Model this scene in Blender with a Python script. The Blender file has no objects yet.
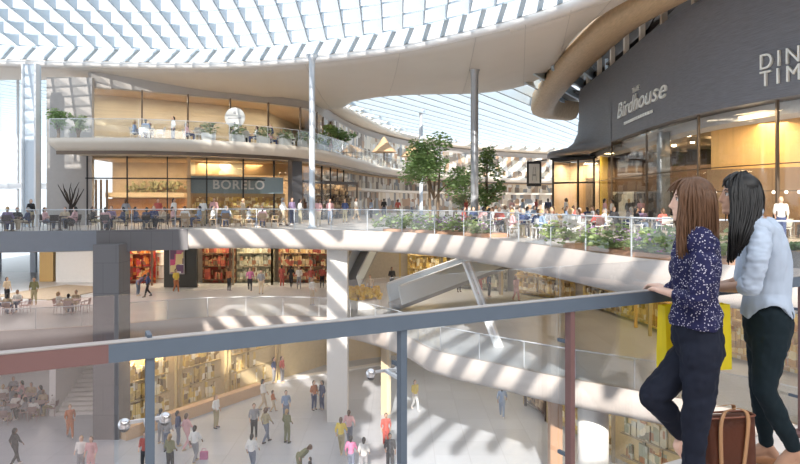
import bpy, bmesh, math, random
from mathutils import Vector, Matrix, noise
from mathutils.geometry import tessellate_polygon
random.seed(7)
F, EYE = 622.2, 1.6                      # focal length in pixels of the 800x464 frame, eye height in metres
C = bpy.context.scene.collection
def P(px, py, Y): return Vector(((px-400)/F*Y, Y, EYE-(py-200)/F*Y))
def XY(px, Y): return ((px-400)/F*Y, Y)
def G(px, py, z=0.0):
    Y = (EYE-z)*F/(py-200.0)
    return ((px-400)/F*Y, Y)
# ------------------------------------------------------------------ materials
MATS = {}
def mat(name, col, rough=.5, metal=0., var=0., scale=6., stretch=(1,1,1), bump=0., spec=.5, emit=None, estr=0., trans=0.):
    if name in MATS: return MATS[name]
    m = bpy.data.materials.new(name); m.use_nodes = True
    nt = m.node_tree; b = nt.nodes['Principled BSDF']
    b.inputs['Roughness'].default_value = rough; b.inputs['Metallic'].default_value = metal
    b.inputs['Specular IOR Level'].default_value = spec
    c = (*col, 1)
    tc = nt.nodes.new('ShaderNodeTexCoord'); mp = nt.nodes.new('ShaderNodeMapping')
    mp.inputs['Scale'].default_value = stretch
    nt.links.new(tc.outputs['Object'], mp.inputs['Vector'])
    n = nt.nodes.new('ShaderNodeTexNoise'); n.inputs['Scale'].default_value = scale; n.inputs['Detail'].default_value = 4
    nt.links.new(mp.outputs['Vector'], n.inputs['Vector'])
    r = nt.nodes.new('ShaderNodeMix'); r.data_type = 'RGBA'
    v = var if var else .04
    r.inputs['A'].default_value = tuple(max(0, x*(1-v)) for x in col)+(1,)
    r.inputs['B'].default_value = tuple(min(1, x*(1+v)) for x in col)+(1,)
    nt.links.new(n.outputs['Fac'], r.inputs['Factor'])
    nt.links.new(r.outputs['Result'], b.inputs['Base Color'])
    if bump:
        bp = nt.nodes.new('ShaderNodeBump'); bp.inputs['Strength'].default_value = bump; bp.inputs['Distance'].default_value = .05
        nt.links.new(n.outputs['Fac'], bp.inputs['Height']); nt.links.new(bp.outputs['Normal'], b.inputs['Normal'])
    if emit:
        b.inputs['Emission Color'].default_value = (*emit, 1); b.inputs['Emission Strength'].default_value = estr
    if trans:
        out = nt.nodes['Material Output']; t = nt.nodes.new('ShaderNodeBsdfTranslucent'); t.inputs['Color'].default_value = c
        mx = nt.nodes.new('ShaderNodeMixShader'); mx.inputs[0].default_value = trans
        nt.links.new(b.outputs[0], mx.inputs[1]); nt.links.new(t.outputs[0], mx.inputs[2]); nt.links.new(mx.outputs[0], out.inputs['Surface'])
    MATS[name] = m
    return m
def glass(name, tint=(.95,.97,.97), base=.03, edge=.55, rough=.0):
    if name in MATS: return MATS[name]
    m = bpy.data.materials.new(name); m.use_nodes = True; nt = m.node_tree; nt.nodes.clear()
    o = nt.nodes.new('ShaderNodeOutputMaterial'); t = nt.nodes.new('ShaderNodeBsdfTransparent'); g = nt.nodes.new('ShaderNodeBsdfGlossy')
    t.inputs['Color'].default_value = (*tint, 1); g.inputs['Roughness'].default_value = rough; g.inputs['Color'].default_value = (1,1,1,1)
    lw = nt.nodes.new('ShaderNodeLayerWeight'); lw.inputs['Blend'].default_value = .5
    p = nt.nodes.new('ShaderNodeMath'); p.operation = 'POWER'; p.inputs[1].default_value = 4.
    ma = nt.nodes.new('ShaderNodeMath'); ma.operation = 'MULTIPLY_ADD'; ma.inputs[1].default_value = edge; ma.inputs[2].default_value = base
    mx = nt.nodes.new('ShaderNodeMixShader')
    nt.links.new(lw.outputs['Facing'], p.inputs[0]); nt.links.new(p.outputs[0], ma.inputs[0]); nt.links.new(ma.outputs[0], mx.inputs[0])
    nt.links.new(t.outputs[0], mx.inputs[1]); nt.links.new(g.outputs[0], mx.inputs[2]); nt.links.new(mx.outputs[0], o.inputs['Surface'])
    MATS[name] = m
    return m
def pattern(name, cols, kind='voronoi', scale=4., rough=.6, stretch=(1,1,1), joint=None, bw=.5, rh=.25, gap=.02, bump=.0, interp='CONSTANT'):
    """cells of several colours (goods, tiles, dots) as a procedural surface"""
    if name in MATS: return MATS[name]
    m = bpy.data.materials.new(name); m.use_nodes = True; nt = m.node_tree; b = nt.nodes['Principled BSDF']
    b.inputs['Roughness'].default_value = rough; b.inputs['Specular IOR Level'].default_value = .2
    tc = nt.nodes.new('ShaderNodeTexCoord'); mp = nt.nodes.new('ShaderNodeMapping'); mp.inputs['Scale'].default_value = stretch
    nt.links.new(tc.outputs['Object'], mp.inputs['Vector'])
    ramp = nt.nodes.new('ShaderNodeValToRGB'); ramp.color_ramp.interpolation = interp
    el = ramp.color_ramp.elements
    while len(el) < len(cols): el.new(.5)
    for i, c in enumerate(cols):
        el[i].position = i/len(cols); el[i].color = (*c, 1)
    if kind == 'voronoi':
        v = nt.nodes.new('ShaderNodeTexVoronoi'); v.inputs['Scale'].default_value = scale; v.distance = 'CHEBYCHEV'; v.inputs['Randomness'].default_value = .55
        nt.links.new(mp.outputs['Vector'], v.inputs['Vector'])
        sp = nt.nodes.new('ShaderNodeSeparateColor'); nt.links.new(v.outputs['Color'], sp.inputs[0])
        nt.links.new(sp.outputs[0], ramp.inputs['Fac'])
    elif kind == 'dots':
        v = nt.nodes.new('ShaderNodeTexVoronoi'); v.inputs['Scale'].default_value = scale
        nt.links.new(mp.outputs['Vector'], v.inputs['Vector']); nt.links.new(v.outputs['Distance'], ramp.inputs['Fac'])
        el[0].position = 0; el[1].position = gap
    elif kind == 'wave':
        v = nt.nodes.new('ShaderNodeTexWave'); v.inputs['Scale'].default_value = scale; v.inputs['Distortion'].default_value = gap
        v.bands_direction = 'Z' if rh == 0 else 'DIAGONAL' if rh == 2 else 'X'
        nt.links.new(mp.outputs['Vector'], v.inputs['Vector']); nt.links.new(v.outputs['Fac'], ramp.inputs['Fac'])
    nt.links.new(ramp.outputs['Color'], b.inputs['Base Color'])
    MATS[name] = m
    return m
def stone(name, col, joint, bw=1.2, rh=1.2, rough=.55, sz=.012, vert=True, var=.06):
    """large slabs with thin joints"""
    if name in MATS: return MATS[name]
    m = bpy.data.materials.new(name); m.use_nodes = True; nt = m.node_tree; b = nt.nodes['Principled BSDF']
    b.inputs['Roughness'].default_value = rough
    tc = nt.nodes.new('ShaderNodeTexCoord'); vec = tc.outputs['Object']
    if vert:
        s = nt.nodes.new('ShaderNodeSeparateXYZ'); c = nt.nodes.new('ShaderNodeCombineXYZ'); ad = nt.nodes.new('ShaderNodeMath'); ad.operation = 'ADD'
        nt.links.new(vec, s.inputs[0]); nt.links.new(s.outputs['X'], ad.inputs[0]); nt.links.new(s.outputs['Y'], ad.inputs[1])
        nt.links.new(ad.outputs[0], c.inputs['X']); nt.links.new(s.outputs['Z'], c.inputs['Y']); vec = c.outputs[0]
    br = nt.nodes.new('ShaderNodeTexBrick'); br.offset = 0 if bw == rh else .5
    br.inputs['Scale'].default_value = 1; br.inputs['Mortar Size'].default_value = sz; br.inputs['Brick Width'].default_value = bw; br.inputs['Row Height'].default_value = rh
    br.inputs['Color1'].default_value = tuple(x*(1-var) for x in col)+(1,); br.inputs['Color2'].default_value = tuple(min(1, x*(1+var)) for x in col)+(1,)
    br.inputs['Mortar'].default_value = (*joint, 1)
    nt.links.new(vec, br.inputs['Vector']); nt.links.new(br.outputs['Color'], b.inputs['Base Color'])
    MATS[name] = m
    return m
# ------------------------------------------------------------------ mesh helpers
def box(bm, c, s, rz=0., m=None):
    vs = []
    R = m if m else Matrix.Rotation(rz, 3, 'Z')
    for dx in (-.5,.5):
        for dy in (-.5,.5):
            for dz in (-.5,.5):
                vs.append(bm.verts.new(Vector(c)+R@Vector((dx*s[0],dy*s[1],dz*s[2]))))
    for f in ((0,1,3,2),(4,6,7,5),(0,4,5,1),(2,3,7,6),(0,2,6,4),(1,5,7,3)): bm.faces.new([vs[i] for i in f])
def bar(bm, a, b, w, h=None, up=(0,0,1)):
    """box beam from a to b"""
    a, b = Vector(a), Vector(b); h = h or w; d = (b-a); L = d.length
    if L < 1e-6: return
    x = d.normalized(); u = Vector(up)
    if abs(x.dot(u)) > .98: u = Vector((1,0,0))
    y = u.cross(x).normalized(); z = x.cross(y)
    M = Matrix((x, y, z)).transposed()
    box(bm, (a+b)/2, (L, w, h), m=M)
def grid(bm, rows, close=False):
    vs = [[bm.verts.new(p) for p in r] for r in rows]
    for i in range(len(vs)-1):
        n = len(vs[i])
        for j in range(n if close else n-1):
            k = (j+1) % n
            bm.faces.new((vs[i][j], vs[i][k], vs[i+1][k], vs[i+1][j]))
    return vs
def tube(bm, pts, r, seg=8, caps=True):
    pts = [Vector(p) for p in pts]; n = len(pts)
    rr = r if isinstance(r, (list, tuple)) else [r]*n
    rows = []; ref = None
    for i, p in enumerate(pts):
        d = (pts[min(i+1,n-1)]-pts[max(i-1,0)]).normalized()
        if ref is None:
            ref = Vector((0,0,1)) if abs(d.z) < .9 else Vector((1,0,0))
        x = ref.cross(d).normalized(); y = d.cross(x)
        rows.append([p+(x*math.cos(2*math.pi*k/seg)+y*math.sin(2*math.pi*k/seg))*rr[i] for k in range(seg)])
        ref = y
    vs = grid(bm, rows, True)
    if caps:
        bm.faces.new(list(reversed(vs[0]))); bm.faces.new(vs[-1])
def lathe(bm, prof, c=(0,0,0), seg=20):
    rows = [[Vector(c)+Vector((r*math.cos(2*math.pi*k/seg), r*math.sin(2*math.pi*k/seg), z)) for k in range(seg)] for r, z in prof]
    vs = grid(bm, rows, True)
    bm.faces.new(list(reversed(vs[0]))); bm.faces.new(vs[-1])
def ball(bm, c, r, seg=10, rot=None):
    r = r if isinstance(r, (tuple, list, Vector)) else (r, r, r)
    M = Matrix.Translation(Vector(c)) @ (rot.to_4x4() if rot else Matrix()) @ Matrix.Diagonal((*r, 1))
    bmesh.ops.create_uvsphere(bm, u_segments=seg, v_segments=max(6, seg*2//3), radius=1, matrix=M)
def prism(bm, poly, z0, z1):
    """closed solid over a plan outline that may be concave"""
    pts = [Vector((x, y, 0)) for x, y in poly]
    tri = tessellate_polygon([pts]); n = len(pts)
    lo = [bm.verts.new((p.x, p.y, z0)) for p in pts]; hi = [bm.verts.new((p.x, p.y, z1)) for p in pts]
    for a, b, c in tri:
        bm.faces.new((hi[a], hi[b], hi[c])); bm.faces.new((lo[c], lo[b], lo[a]))
    for i in range(n):
        j = (i+1) % n
        bm.faces.new((lo[i], lo[j], hi[j], hi[i]))
def ribbon(bm, path, z0, z1, t=.1):
    """upright wall along a plan path, thickness t to the left of its direction"""
    q = offset(path, t)
    rows = []
    for (x, y), (u, v) in zip(path, q):
        rows.append([Vector((x,y,z0)), Vector((x,y,z1)), Vector((u,v,z1)), Vector((u,v,z0))])
    vs = grid(bm, rows, True)
    bm.faces.new(vs[0]); bm.faces.new(list(reversed(vs[-1])))
def sweep(bm, path, prof, closed=True):
    """profile of (offset, z) carried along a plan path"""
    offs = [offset(path, d) for d, z in prof]
    rows = [[Vector((*offs[k][i], prof[k][1])) for k in range(len(prof))] for i in range(len(path))]
    vs = grid(bm, rows, closed)
    if closed:
        try: bm.faces.new(vs[0]); bm.faces.new(list(reversed(vs[-1])))
        except ValueError: pass
def offset(path, d):
    out = []; n = len(path)
    for i, p in enumerate(path):
        a = path[max(i-1,0)]; b = path[min(i+1,n-1)]
        dx, dy = b[0]-a[0], b[1]-a[1]; L = math.hypot(dx, dy) or 1
        out.append((p[0]-dy/L*d, p[1]+dx/L*d))
    return out
def cr(pts, k=6):
    """smooth curve through plan points"""
    out = []; n = len(pts)
    for i in range(n-1):
        p0, p1, p2, p3 = pts[max(i-1,0)], pts[i], pts[i+1], pts[min(i+2,n-1)]
        for s in range(k):
            t = s/k
            out.append(tuple(.5*(2*p1[a]+(p2[a]-p0[a])*t+(2*p0[a]-5*p1[a]+4*p2[a]-p3[a])*t*t+(3*p1[a]-p0[a]-3*p2[a]+p3[a])*t**3) for a in range(len(p1))))
    out.append(tuple(pts[-1]))
    return out
def walk(path, step, start=0., end=None):
    """points every `step` metres along a plan path with the heading there"""
    out = []; want = start; acc = 0.
    for a, b in zip(path, path[1:]):
        L = math.hypot(b[0]-a[0], b[1]-a[1])
        while L > 0 and want <= acc+L and (end is None or want <= end):
            t = (want-acc)/L
            out.append((a[0]+(b[0]-a[0])*t, a[1]+(b[1]-a[1])*t, math.atan2(b[1]-a[1], b[0]-a[0]))); want += step
        acc += L
    return out
def cut(path, x0, x1): return [p for p in path if x0 <= p[0] <= x1]
LABELS = {}
def tag(o, label=None, cat=None, group=None, kind=None):
    if label:
        n = len(label.split())
        if not 4 <= n <= 16: print('LABEL LENGTH', n, label)
        if label in LABELS and not group: print('SAME LABEL', label)
        LABELS[label] = 1; o['label'] = label
    if cat: o['category'] = cat
    if group: o['group'] = group
    if kind: o['kind'] = kind
    return o
def mk(name, bm, m, parent=None, smooth=False, local=False):
    bmesh.ops.recalc_face_normals(bm, faces=bm.faces[:])
    me = bpy.data.meshes.new(name); bm.to_mesh(me); bm.free()
    if parent is not None and not local:
        q = parent; off = Vector((0,0,0))
        while q is not None: off -= q.location; q = q.parent
        me.transform(Matrix.Translation(off))
    me.materials.append(m)
    if smooth:
        for p in me.polygons: p.use_smooth = True
    o = bpy.data.objects.new(name, me); C.objects.link(o)
    if parent is not None: o.parent = parent
    return o
def root(name, loc, label, cat, group=None, rz=0., kind=None):
    o = bpy.data.objects.new(name, None); o.empty_display_size = .1; C.objects.link(o); o.location = loc; o.rotation_euler.z = rz
    return tag(o, label, cat, group, kind)
def struct(name, bm, m, label, cat='structure', smooth=False):
    return tag(mk(name, bm, m, None, smooth), label, cat, None, 'structure')
def dup(src, loc, rz=0., label=None, group=None, scale=1., tint=None):
    """a thing copied with its parts and sub-parts; tint maps a part name to a material of its own"""
    r = src.copy(); C.objects.link(r); r.location = loc; r.rotation_euler = (0,0,rz); r.scale = (scale,)*3
    for k in ('label','group'):
        if k in r: del r[k]
    tag(r, label, None, group)
    def kids(a, b):
        for ch in [c for c in a.children]:
            c = ch.copy(); C.objects.link(c); c.parent = b
            base = ch.name.split('.')[0]
            if tint and base in tint:
                c.material_slots[0].link = 'OBJECT'; c.material_slots[0].material = tint[base]
            kids(ch, c)
    kids(src, r)
    return r
def B(): return bmesh.new()
# ------------------------------------------------------------------ organic bodies
def limb(bm, chain, seg=10):
    """overlapping balls and cones, later fused into one skin"""
    for p, r in chain: ball(bm, p, r, seg)
    for (a, ra), (b, rb) in zip(chain, chain[1:]):
        a, b = Vector(a), Vector(b); ra = min(ra) if isinstance(ra, tuple) else ra; rb = min(rb) if isinstance(rb, tuple) else rb
        if (b-a).length > 1e-5: tube(bm, [a, b], [ra, rb], seg)
def shell(bm, sections, seg=20, fwd=Vector((-1,0,0)), lat=Vector((0,1,0)), power=2.):
    """closed loft through elliptical sections (centre, half depth, half width)"""
    rows = []
    for c, a, b in sections:
        row = []
        for k in range(seg):
            t = 2*math.pi*k/seg; ct, st = math.cos(t), math.sin(t)
            row.append(Vector(c)+fwd*(a*math.copysign(abs(ct)**(2/power), ct))+lat*(b*math.copysign(abs(st)**(2/power), st)))
        rows.append(row)
    vs = grid(bm, rows, True)
    bm.faces.new(list(reversed(vs[0]))); bm.faces.new(vs[-1])
def fuse(bm, voxel, smooth=4, fac=.5):
    """voxel skin over overlapping solids -> bmesh of one continuous surface"""
    bmesh.ops.recalc_face_normals(bm, faces=bm.faces[:])
    me = bpy.data.meshes.new('t'); bm.to_mesh(me); bm.free()
    o = bpy.data.objects.new('t', me); C.objects.link(o)
    r = o.modifiers.new('r', 'REMESH'); r.mode = 'VOXEL'; r.voxel_size = voxel
    if smooth:
        s = o.modifiers.new('s', 'SMOOTH'); s.factor = fac; s.iterations = smooth
    dg = bpy.context.evaluated_depsgraph_get(); dg.update()
    out = bmesh.new(); out.from_mesh(o.evaluated_get(dg).to_mesh())
    bpy.data.objects.remove(o); bpy.data.meshes.remove(me)
    return out
# ================================================================== materials used
WHITE = mat('white plaster', (.80,.77,.73), .6, var=.03)
PALE = mat('pale stone fascia', (.52,.46,.42), .55, var=.04)
SOFF = mat('warm grey soffit', (.66,.61,.56), .5, var=.04, scale=.6)
CREAM = mat('cream soffit', (.78,.70,.60), .5, var=.04)
FLOORT = stone('terrace paving', (.66,.60,.56), (.5,.46,.43), 1.2, 1.2, .35, .01, False)
FLOORM = stone('middle paving', (.52,.53,.55), (.45,.42,.4), 1.2, 1.2, .3, .012, False)
FLOORG = stone('ground paving', (.50,.52,.56), (.38,.39,.42), 1.6, 1.6, .3, .012, False)
FLOORN = mat('gallery floor', (.55,.54,.54), .35, var=.05)
DSTONE = stone('grey stone cladding', (.17,.16,.165), (.11,.105,.11), 1.28, 1.5, .5, .012)
STEEL = mat('light steel', (.62,.65,.69), .35, .3)
SLATE = mat('slate painted metal', (.10,.128,.168), .55, .0, spec=.25)
DARK = mat('black metal', (.035,.035,.04), .4, .4)
BRONZE = mat('bronze metal', (.16,.12,.09), .4, .4)
FRIT = bpy.data.materials.new('fritted roof glass'); FRIT.use_nodes = True
_n = FRIT.node_tree; _n.nodes.clear(); _o = _n.nodes.new('ShaderNodeOutputMaterial'); _t = _n.nodes.new('ShaderNodeBsdfTransparent'); _d = _n.nodes.new('ShaderNodeBsdfTranslucent'); _m = _n.nodes.new('ShaderNodeMixShader')
_d.inputs['Color'].default_value = (.30,.32,.34,1); _t.inputs['Color'].default_value = (.96,.98,1,1); _m.inputs[0].default_value = .5
_n.links.new(_t.outputs[0], _m.inputs[1]); _n.links.new(_d.outputs[0], _m.inputs[2]); _n.links.new(_m.outputs[0], _o.inputs['Surface'])
FIN = mat('roof fin paint', (.56,.66,.74), .5, var=.03)
SHINGLE = mat('dark blue grey cladding', (.16,.165,.187), .55, var=.35, scale=3., stretch=(.6,.6,9), bump=.4)
TIMBER = mat('timber battens', (.50,.36,.22), .5, var=.32, scale=5., stretch=(3,.4,.6))
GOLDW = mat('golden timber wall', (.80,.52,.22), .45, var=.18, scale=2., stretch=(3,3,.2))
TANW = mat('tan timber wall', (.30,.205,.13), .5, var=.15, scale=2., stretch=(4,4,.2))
BROWN = mat('dark brown wall', (.13,.08,.055), .5, var=.2)
OAK = mat('oak boards', (.60,.42,.24), .5, var=.18, scale=2., stretch=(.4,.4,5))
BEIGEW = mat('striped beige wall', (.70,.61,.46), .5, var=.22, scale=1.6, stretch=(.15,.15,5))
YELLOW = mat('yellow panel', (.85,.60,.10), .5, var=.08)
CONC = mat('grey plaster wall', (.46,.43,.41), .6, var=.06)
GREYW = mat('warm grey wall', (.50,.46,.43), .6, var=.05)
GL = glass('clear glass'); GLB = glass('balustrade glass', (.93,.95,.96), .05, .5)
GLR = glass('roof glass', (.97,.985,1.), .02, .2); GLS = glass('shop glass', (.93,.93,.92), .035, .3)
LEAF = mat('green leaves', (.24,.36,.14), .5, var=.45, scale=3., trans=.35)
LEAF2 = mat('grey green leaves', (.32,.40,.22), .5, var=.4, scale=2., trans=.35)
BARK = mat('bark', (.17,.12,.08), .8, var=.3)
# ================================================================== plan curves
TERR = cr([(-45,28.6),(-30,29.3),(-19.3,30.2),(-15.2,31.2),(-11.7,32.5),(-8,33),(-3.6,32),(0,30),(2.6,26.9),(4.8,21.5),(5.9,17.8),(6.9,15.6),(8.6,14.2),(10.3,13),(11.3,11),(10.5,8.8),(8,7.2),(5.6,5.95),(3.5,4.77)], 6)
MIDL = cr([(-45,29.2),(-30,30.2),(-19.8,31.2),(-15,32.9),(-11.2,34.7),(-7,35.2),(-3.2,34.3),(0,30.5),(1.5,27.2),(4,24.8),(6.1,22.9),(8.5,21.2),(10.3,19.6),(12,17.5),(12.6,14),(11.5,10),(8,7),(3.5,4.6)], 6)
def rail(s, off=0., z=0.):                 # the near railing line: s metres along it, off metres out over the void
    return Vector((s*.885-.466*off, 2.80+s*.466+.885*off, z))
NEAR = [tuple(rail(3.6,.12))[:2], tuple(rail(-3,.12))[:2], tuple(rail(-9,.12))[:2], (-14,-4.5), (-14,-10)]
RING = cr([(-45,36),(-32,38),(-25,39),(-19,39.6),(-13,40),(-7,38.8),(0,35.5),(4.5,31.5),(6.6,29),(8.4,26),(9.6,24),(11.5,18),(14,12),(17,4),(19,-12)], 6)
BACK = cr([(-45,46),(-32,46),(-25,46),(-19,46),(-13,48),(-7,55),(-1,50.4),(6,49.3),(11.3,50),(10.5,38),(10.4,33.5),(11.8,25),(15.5,17),(20,8),(22,-12)], 6)
BALC = cr([(-20.4,36.1),(-17,36.0),(-14.5,36.3),(-10.5,38.3),(-6.8,42),(-4.9,48),(-3.6,56),(-1.5,68),(4,83),(12,96),(24,106),(40,112)], 6)
UPPER = cr([(-20,39.9),(-17,41.4),(-14,43.5),(-10,46.5),(-7.2,50),(-6.6,56),(-4.5,70),(1,86),(10,100),(23,110),(38,116)], 6)
LOWER = cr([(-20,39.6),(-17,39.9),(-14,40.6),(-10,43),(-7.6,46.5),(-6.2,52),(-5,60),(-3.2,70),(2,85),(10.5,98.5),(23,108.5),(39,115)], 6)
DRUM = cr([(21,13),(17.3,18),(14.8,23),(13.5,28),(13.4,33),(13.8,38),(14.2,43),(14.4,47),(14.8,51),(15.8,54.5),(18,57),(22,59)], 6)
CANO = cr([(16.5,62),(13.6,60),(12.3,56.5),(11.7,50),(11.3,44),(10.9,38),(10.8,33.5),(11.3,29.5),(12.2,25),(14.2,20),(18,14),(22,9)], 6)
Z1, Z0, Z3 = -5.0, -10.2, 5.2
# ================================================================== floors and fascias
def deck(path, near):
    return path+near+[(45,-10),(45,118),(-45,118)]
bm = B(); prism(bm, deck(TERR, NEAR), -.9, 0); struct('floor_terrace', bm, FLOORT, 'pale paved upper terrace floor around the open void', 'floor')
bm = B(); prism(bm, deck(MIDL, NEAR), Z1-.9, Z1); struct('floor_middle', bm, FLOORM, 'pale paved middle level floor below the terrace', 'floor')
bm = B(); prism(bm, [(-45,-10),(45,-10),(45,118),(-45,118)], Z0-.4, Z0); struct('floor_ground', bm, FLOORG, 'grey paved ground floor at the bottom of the void', 'floor')
bm = B(); sweep(bm, TERR, [(-.03,.06),(-.14,.06),(-.14,-.72),(-.02,-.96),(.05,-.96),(.05,.06)]); struct('trim_1', bm, PALE, 'pale curved fascia along the terrace edge', 'fascia', True)
bm = B(); sweep(bm, MIDL, [(-.03,.06+Z1),(-.14,.06+Z1),(-.14,Z1-.72),(-.02,Z1-.96),(.05,Z1-.96),(.05,Z1+.06)]); struct('trim_2', bm, PALE, 'pale curved fascia along the middle level edge', 'fascia', True)
bm = B(); ribbon(bm, [p for p in offset(TERR,-.17) if -15.3 < p[0] < -11.0], -1.0, .08, .14); struct('trim_3', bm, DSTONE, 'stone panels in painted shade on the terrace edge above the grey pier', 'fascia')  # dark stone paints the shade on this stretch of pale fascia
bm = B(); ribbon(bm, [p for p in offset(TERR,-.17) if p[0] < -14.9], -.92, .08, .14); struct('trim_15', bm, mat('shade grey fascia', (.23,.24,.27), .5), 'fascia in painted shade at the far left of the terrace edge', 'fascia')  # darker colour paints the shaded left end of the same fascia
# ================================================================== roof
def zroof(u): return 11.0+.24*u-.0042*u*u
def redge(x):
    for a, b in zip(RING, RING[1:]):
        if a[0] <= x <= b[0] and b[0] > a[0]: return a[1]+(b[1]-a[1])*(x-a[0])/(b[0]-a[0])
    return 20.
STEP, CELL, HF = 1.13, 1.5, .78
XS = [-36+STEP*i for i in range(49)]
rf = root('glass_roof', (0,20,10), 'big curved glass roof with rows of pale sawtooth fins over the void', 'roof', kind='structure')
bf, bc, bg, bb, bp = B(), B(), B(), B(), B()
cols = []
def rz_at(x, y): return zroof(redge(x)-y)
for i, x in enumerate(XS):
    ye = redge(x)-.7; y0 = 21. if x < -13 else (-2. if x < -4.7 else -9.)
    col = []; y = ye
    while y > y0: col.append((y, rz_at(x, y))); y -= CELL
    cols.append((x, col)); t = .035
    for (ya, za), (yb, zb) in zip(col, col[1:]):
        if ya < 20: continue
        v = [[bf.verts.new((x+s*t, p, q)) for p, q in ((ya, za-.06), (yb, zb-.06), (yb, zb+.03), (ya, za+HF))] for s in (-1, 1)]
        bf.faces.new(v[0]); bf.faces.new(v[1][::-1])
        for k in range(4): bf.faces.new((v[0][k], v[0][(k+1)%4], v[1][(k+1)%4], v[1][k]))
for k in range(-12, 22):                        # deep diagonal beams fan out overhead
    for sgn in (-1, 1):
        pts = []
        for j in range(16):
            y = -8.8+j*1.9; x = -3.5+sgn*(k*1.75+.56*(y+9))
            if sgn*(x+3.5) >= 0 and (x > -4.6 or y > -1.9) and -13 < x < redge(x) and y < redge(x)-1 and x < 17.5 and y < 20.5: pts.append(Vector((x, y, rz_at(x, y)-.35)))
        for p, q in zip(pts, pts[1:]): bar(bb, p, q, .34, .6)
for (xa, ca), (xb, cb) in zip(cols, cols[1:]):
    for j in range(min(len(ca), len(cb))):
        if ca[j][0] > 20: bar(bc, (xa, ca[j][0], ca[j][1]), (xb, cb[j][0], cb[j][1]), .03, .09)
    for j in range(min(len(ca), len(cb))-1):
        vis = ca[j+1][0] >= 20
        q = [(xa, ca[j][0], ca[j][1]+(HF if vis else 0)), (xb, *cb[j]), (xb, *cb[j+1]), (xa, *ca[j+1])]
        (bp if vis else bg).faces.new([(bp if vis else bg).verts.new(p) for p in q])
o = mk('roof_fin', bf, FIN, rf); o['kind'] = 'stuff'
o = mk('cross_bar', bc, FIN, rf); o['kind'] = 'stuff'
o = mk('roof_beam', bb, FIN, rf); o['kind'] = 'stuff'
mk('glazing', bg, GLR, rf); mk('fritted_glazing', bp, FRIT, rf)
# ring beam lip and its slanted brackets
bm = B(); sweep(bm, RING, [(.0,10.0),(-.16,10.08),(-.22,10.22),(-.12,10.36),(.5,10.42),(.5,10.0)]); struct('trim_4', bm, mat('ring lip', (.80,.77,.75), .45), 'smooth pale lip of the ring beam under the glass roof', 'ring beam', True)
bm = B()
for x, y, a in walk(RING, 1.25):
    d = Vector((math.cos(a), math.sin(a), 0)); nn = Vector((-d.y, d.x, 0)); p = Vector((x, y, 10.36))
    bar(bm, p+nn*.3, p-nn*.75+d*1.25+Vector((0,0,.72)), .24, .12)
struct('trim_5', bm, FIN, 'slanted grey brackets between ring beam and glass roof', 'brackets')
# soffit between the two roof openings
n = min(len(RING), len(BACK)); rows = []
for i in range(n):
    a, b = Vector((*RING[i], 10.0)), BACK[i]
    zb = (10.5 if b[0] < -21 else 9.3) if b[0] < -9 else (10.0+max(0, (b[0]-5)/6.3)**2*1.4 if b[1] > 48 else 11.4)
    if b[0] < -5 and b[0] >= -9: zb = 9.6
    b = Vector((*b, zb)); row = []
    for k in range(13):
        t = k/12; p = a.lerp(b, t); p.z -= .35*math.sin(math.pi*t) if b.x < 8 else .15*math.sin(math.pi*t); row.append(p)
    rows.append(row)
bm = B(); vs = grid(bm, rows)
ret = bmesh.ops.extrude_face_region(bm, geom=bm.faces[:])
for v in ret['geom']:
    if isinstance(v, bmesh.types.BMVert): v.co.z += .45 if v.co.x < 9.5 else .02
struct('ceiling_soffit', bm, SOFF, 'smooth warm grey soffit sweeping between the two skylights', 'ceiling', True)
bm = B()
for i in range(6, n-6, 5):
    pts = [p+Vector((0,0,-.012)) for p in rows[i]]
    if rows[i][0].x > -6: tube(bm, pts, .012, 5)
struct('trim_6', bm, mat('soffit joint', (.45,.42,.4)), 'thin radial joints across the warm grey soffit', 'joints')
# unseen opaque roofs added to shade near gallery and left side; right building roof
bm = B(); prism(bm, [(-45,-18),(45,-18),(45,-9),(-45,-9)], 11.2, 11.6); prism(bm, [(-45,-9),(-4.6,-9),(-4.6,-2.4),(-13,-2.4),(-13,20.4),(-45,20.4)], 15.0, 15.4)
prism(bm, [(-45,-9.3),(-4.6,-9.3),(-4.6,-9),(-45,-9)], 11.2, 15.4); struct('ceiling_sun_block', bm, WHITE, 'unseen white roof added to shade the near gallery and left side', 'ceiling')  # upstand closes the gap so no sun slips under the added roof
bm = B(); prism(bm, CANO+[(45,9),(45,62)], 13.0, 13.4); prism(bm, [(20.5,-12),(45,-12),(45,14),(18,14),(19.5,8)], 12.4, 12.8)
struct('ceiling_east', bm, WHITE, 'white roof deck over the dark curved building', 'ceiling')
# second skylight
s2 = root('far_skylight', (5,75,11), 'second glass roof with slanted ribs beyond the warm grey soffit', 'roof', kind='structure')
bm = B(); bg = B()
for i in range(-34, 40):
    a = Vector((-12+i*1.9, 44, 11.2)); b = a+Vector((42, 74, 0))
    bar(bm, a, b, .22, .8)
o = mk('roof_rib', bm, FIN, s2); o['kind'] = 'stuff'
bg.faces.new([bg.verts.new(p) for p in ((-30,46,11.6),(60,46,11.6),(60,125,11.6),(-30,125,11.6))]); mk('glazing', bg, glass('tinted roof glass', (.93,.94,.95), .02, .2), s2)
FARR = cr([(-9,49),(-6.6,54),(-5.2,60),(-3.8,67),(0,83),(9,98),(24,109),(40,115)], 6)
bm = B(); sweep(bm, FARR, [(0,10),(-.25,10.15),(-.2,10.5),(.3,10.7),(7,11.0),(7,9.6)]); struct('ceiling_far', bm, CREAM, 'cream curved roof edge around the far skylight', 'ceiling', True)
bm = B()
for x, y, a in walk(FARR, 1.6):
    d = Vector((math.cos(a), math.sin(a), 0)); nn = Vector((-d.y, d.x, 0)); p = Vector((x, y, 10.5))
    bar(bm, p+nn*.6, p-nn*.9+d*.5+Vector((0,0,.8)), .35, .16)
struct('trim_7', bm, CREAM, 'slanted cream brackets along the far skylight edge', 'brackets')
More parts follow.
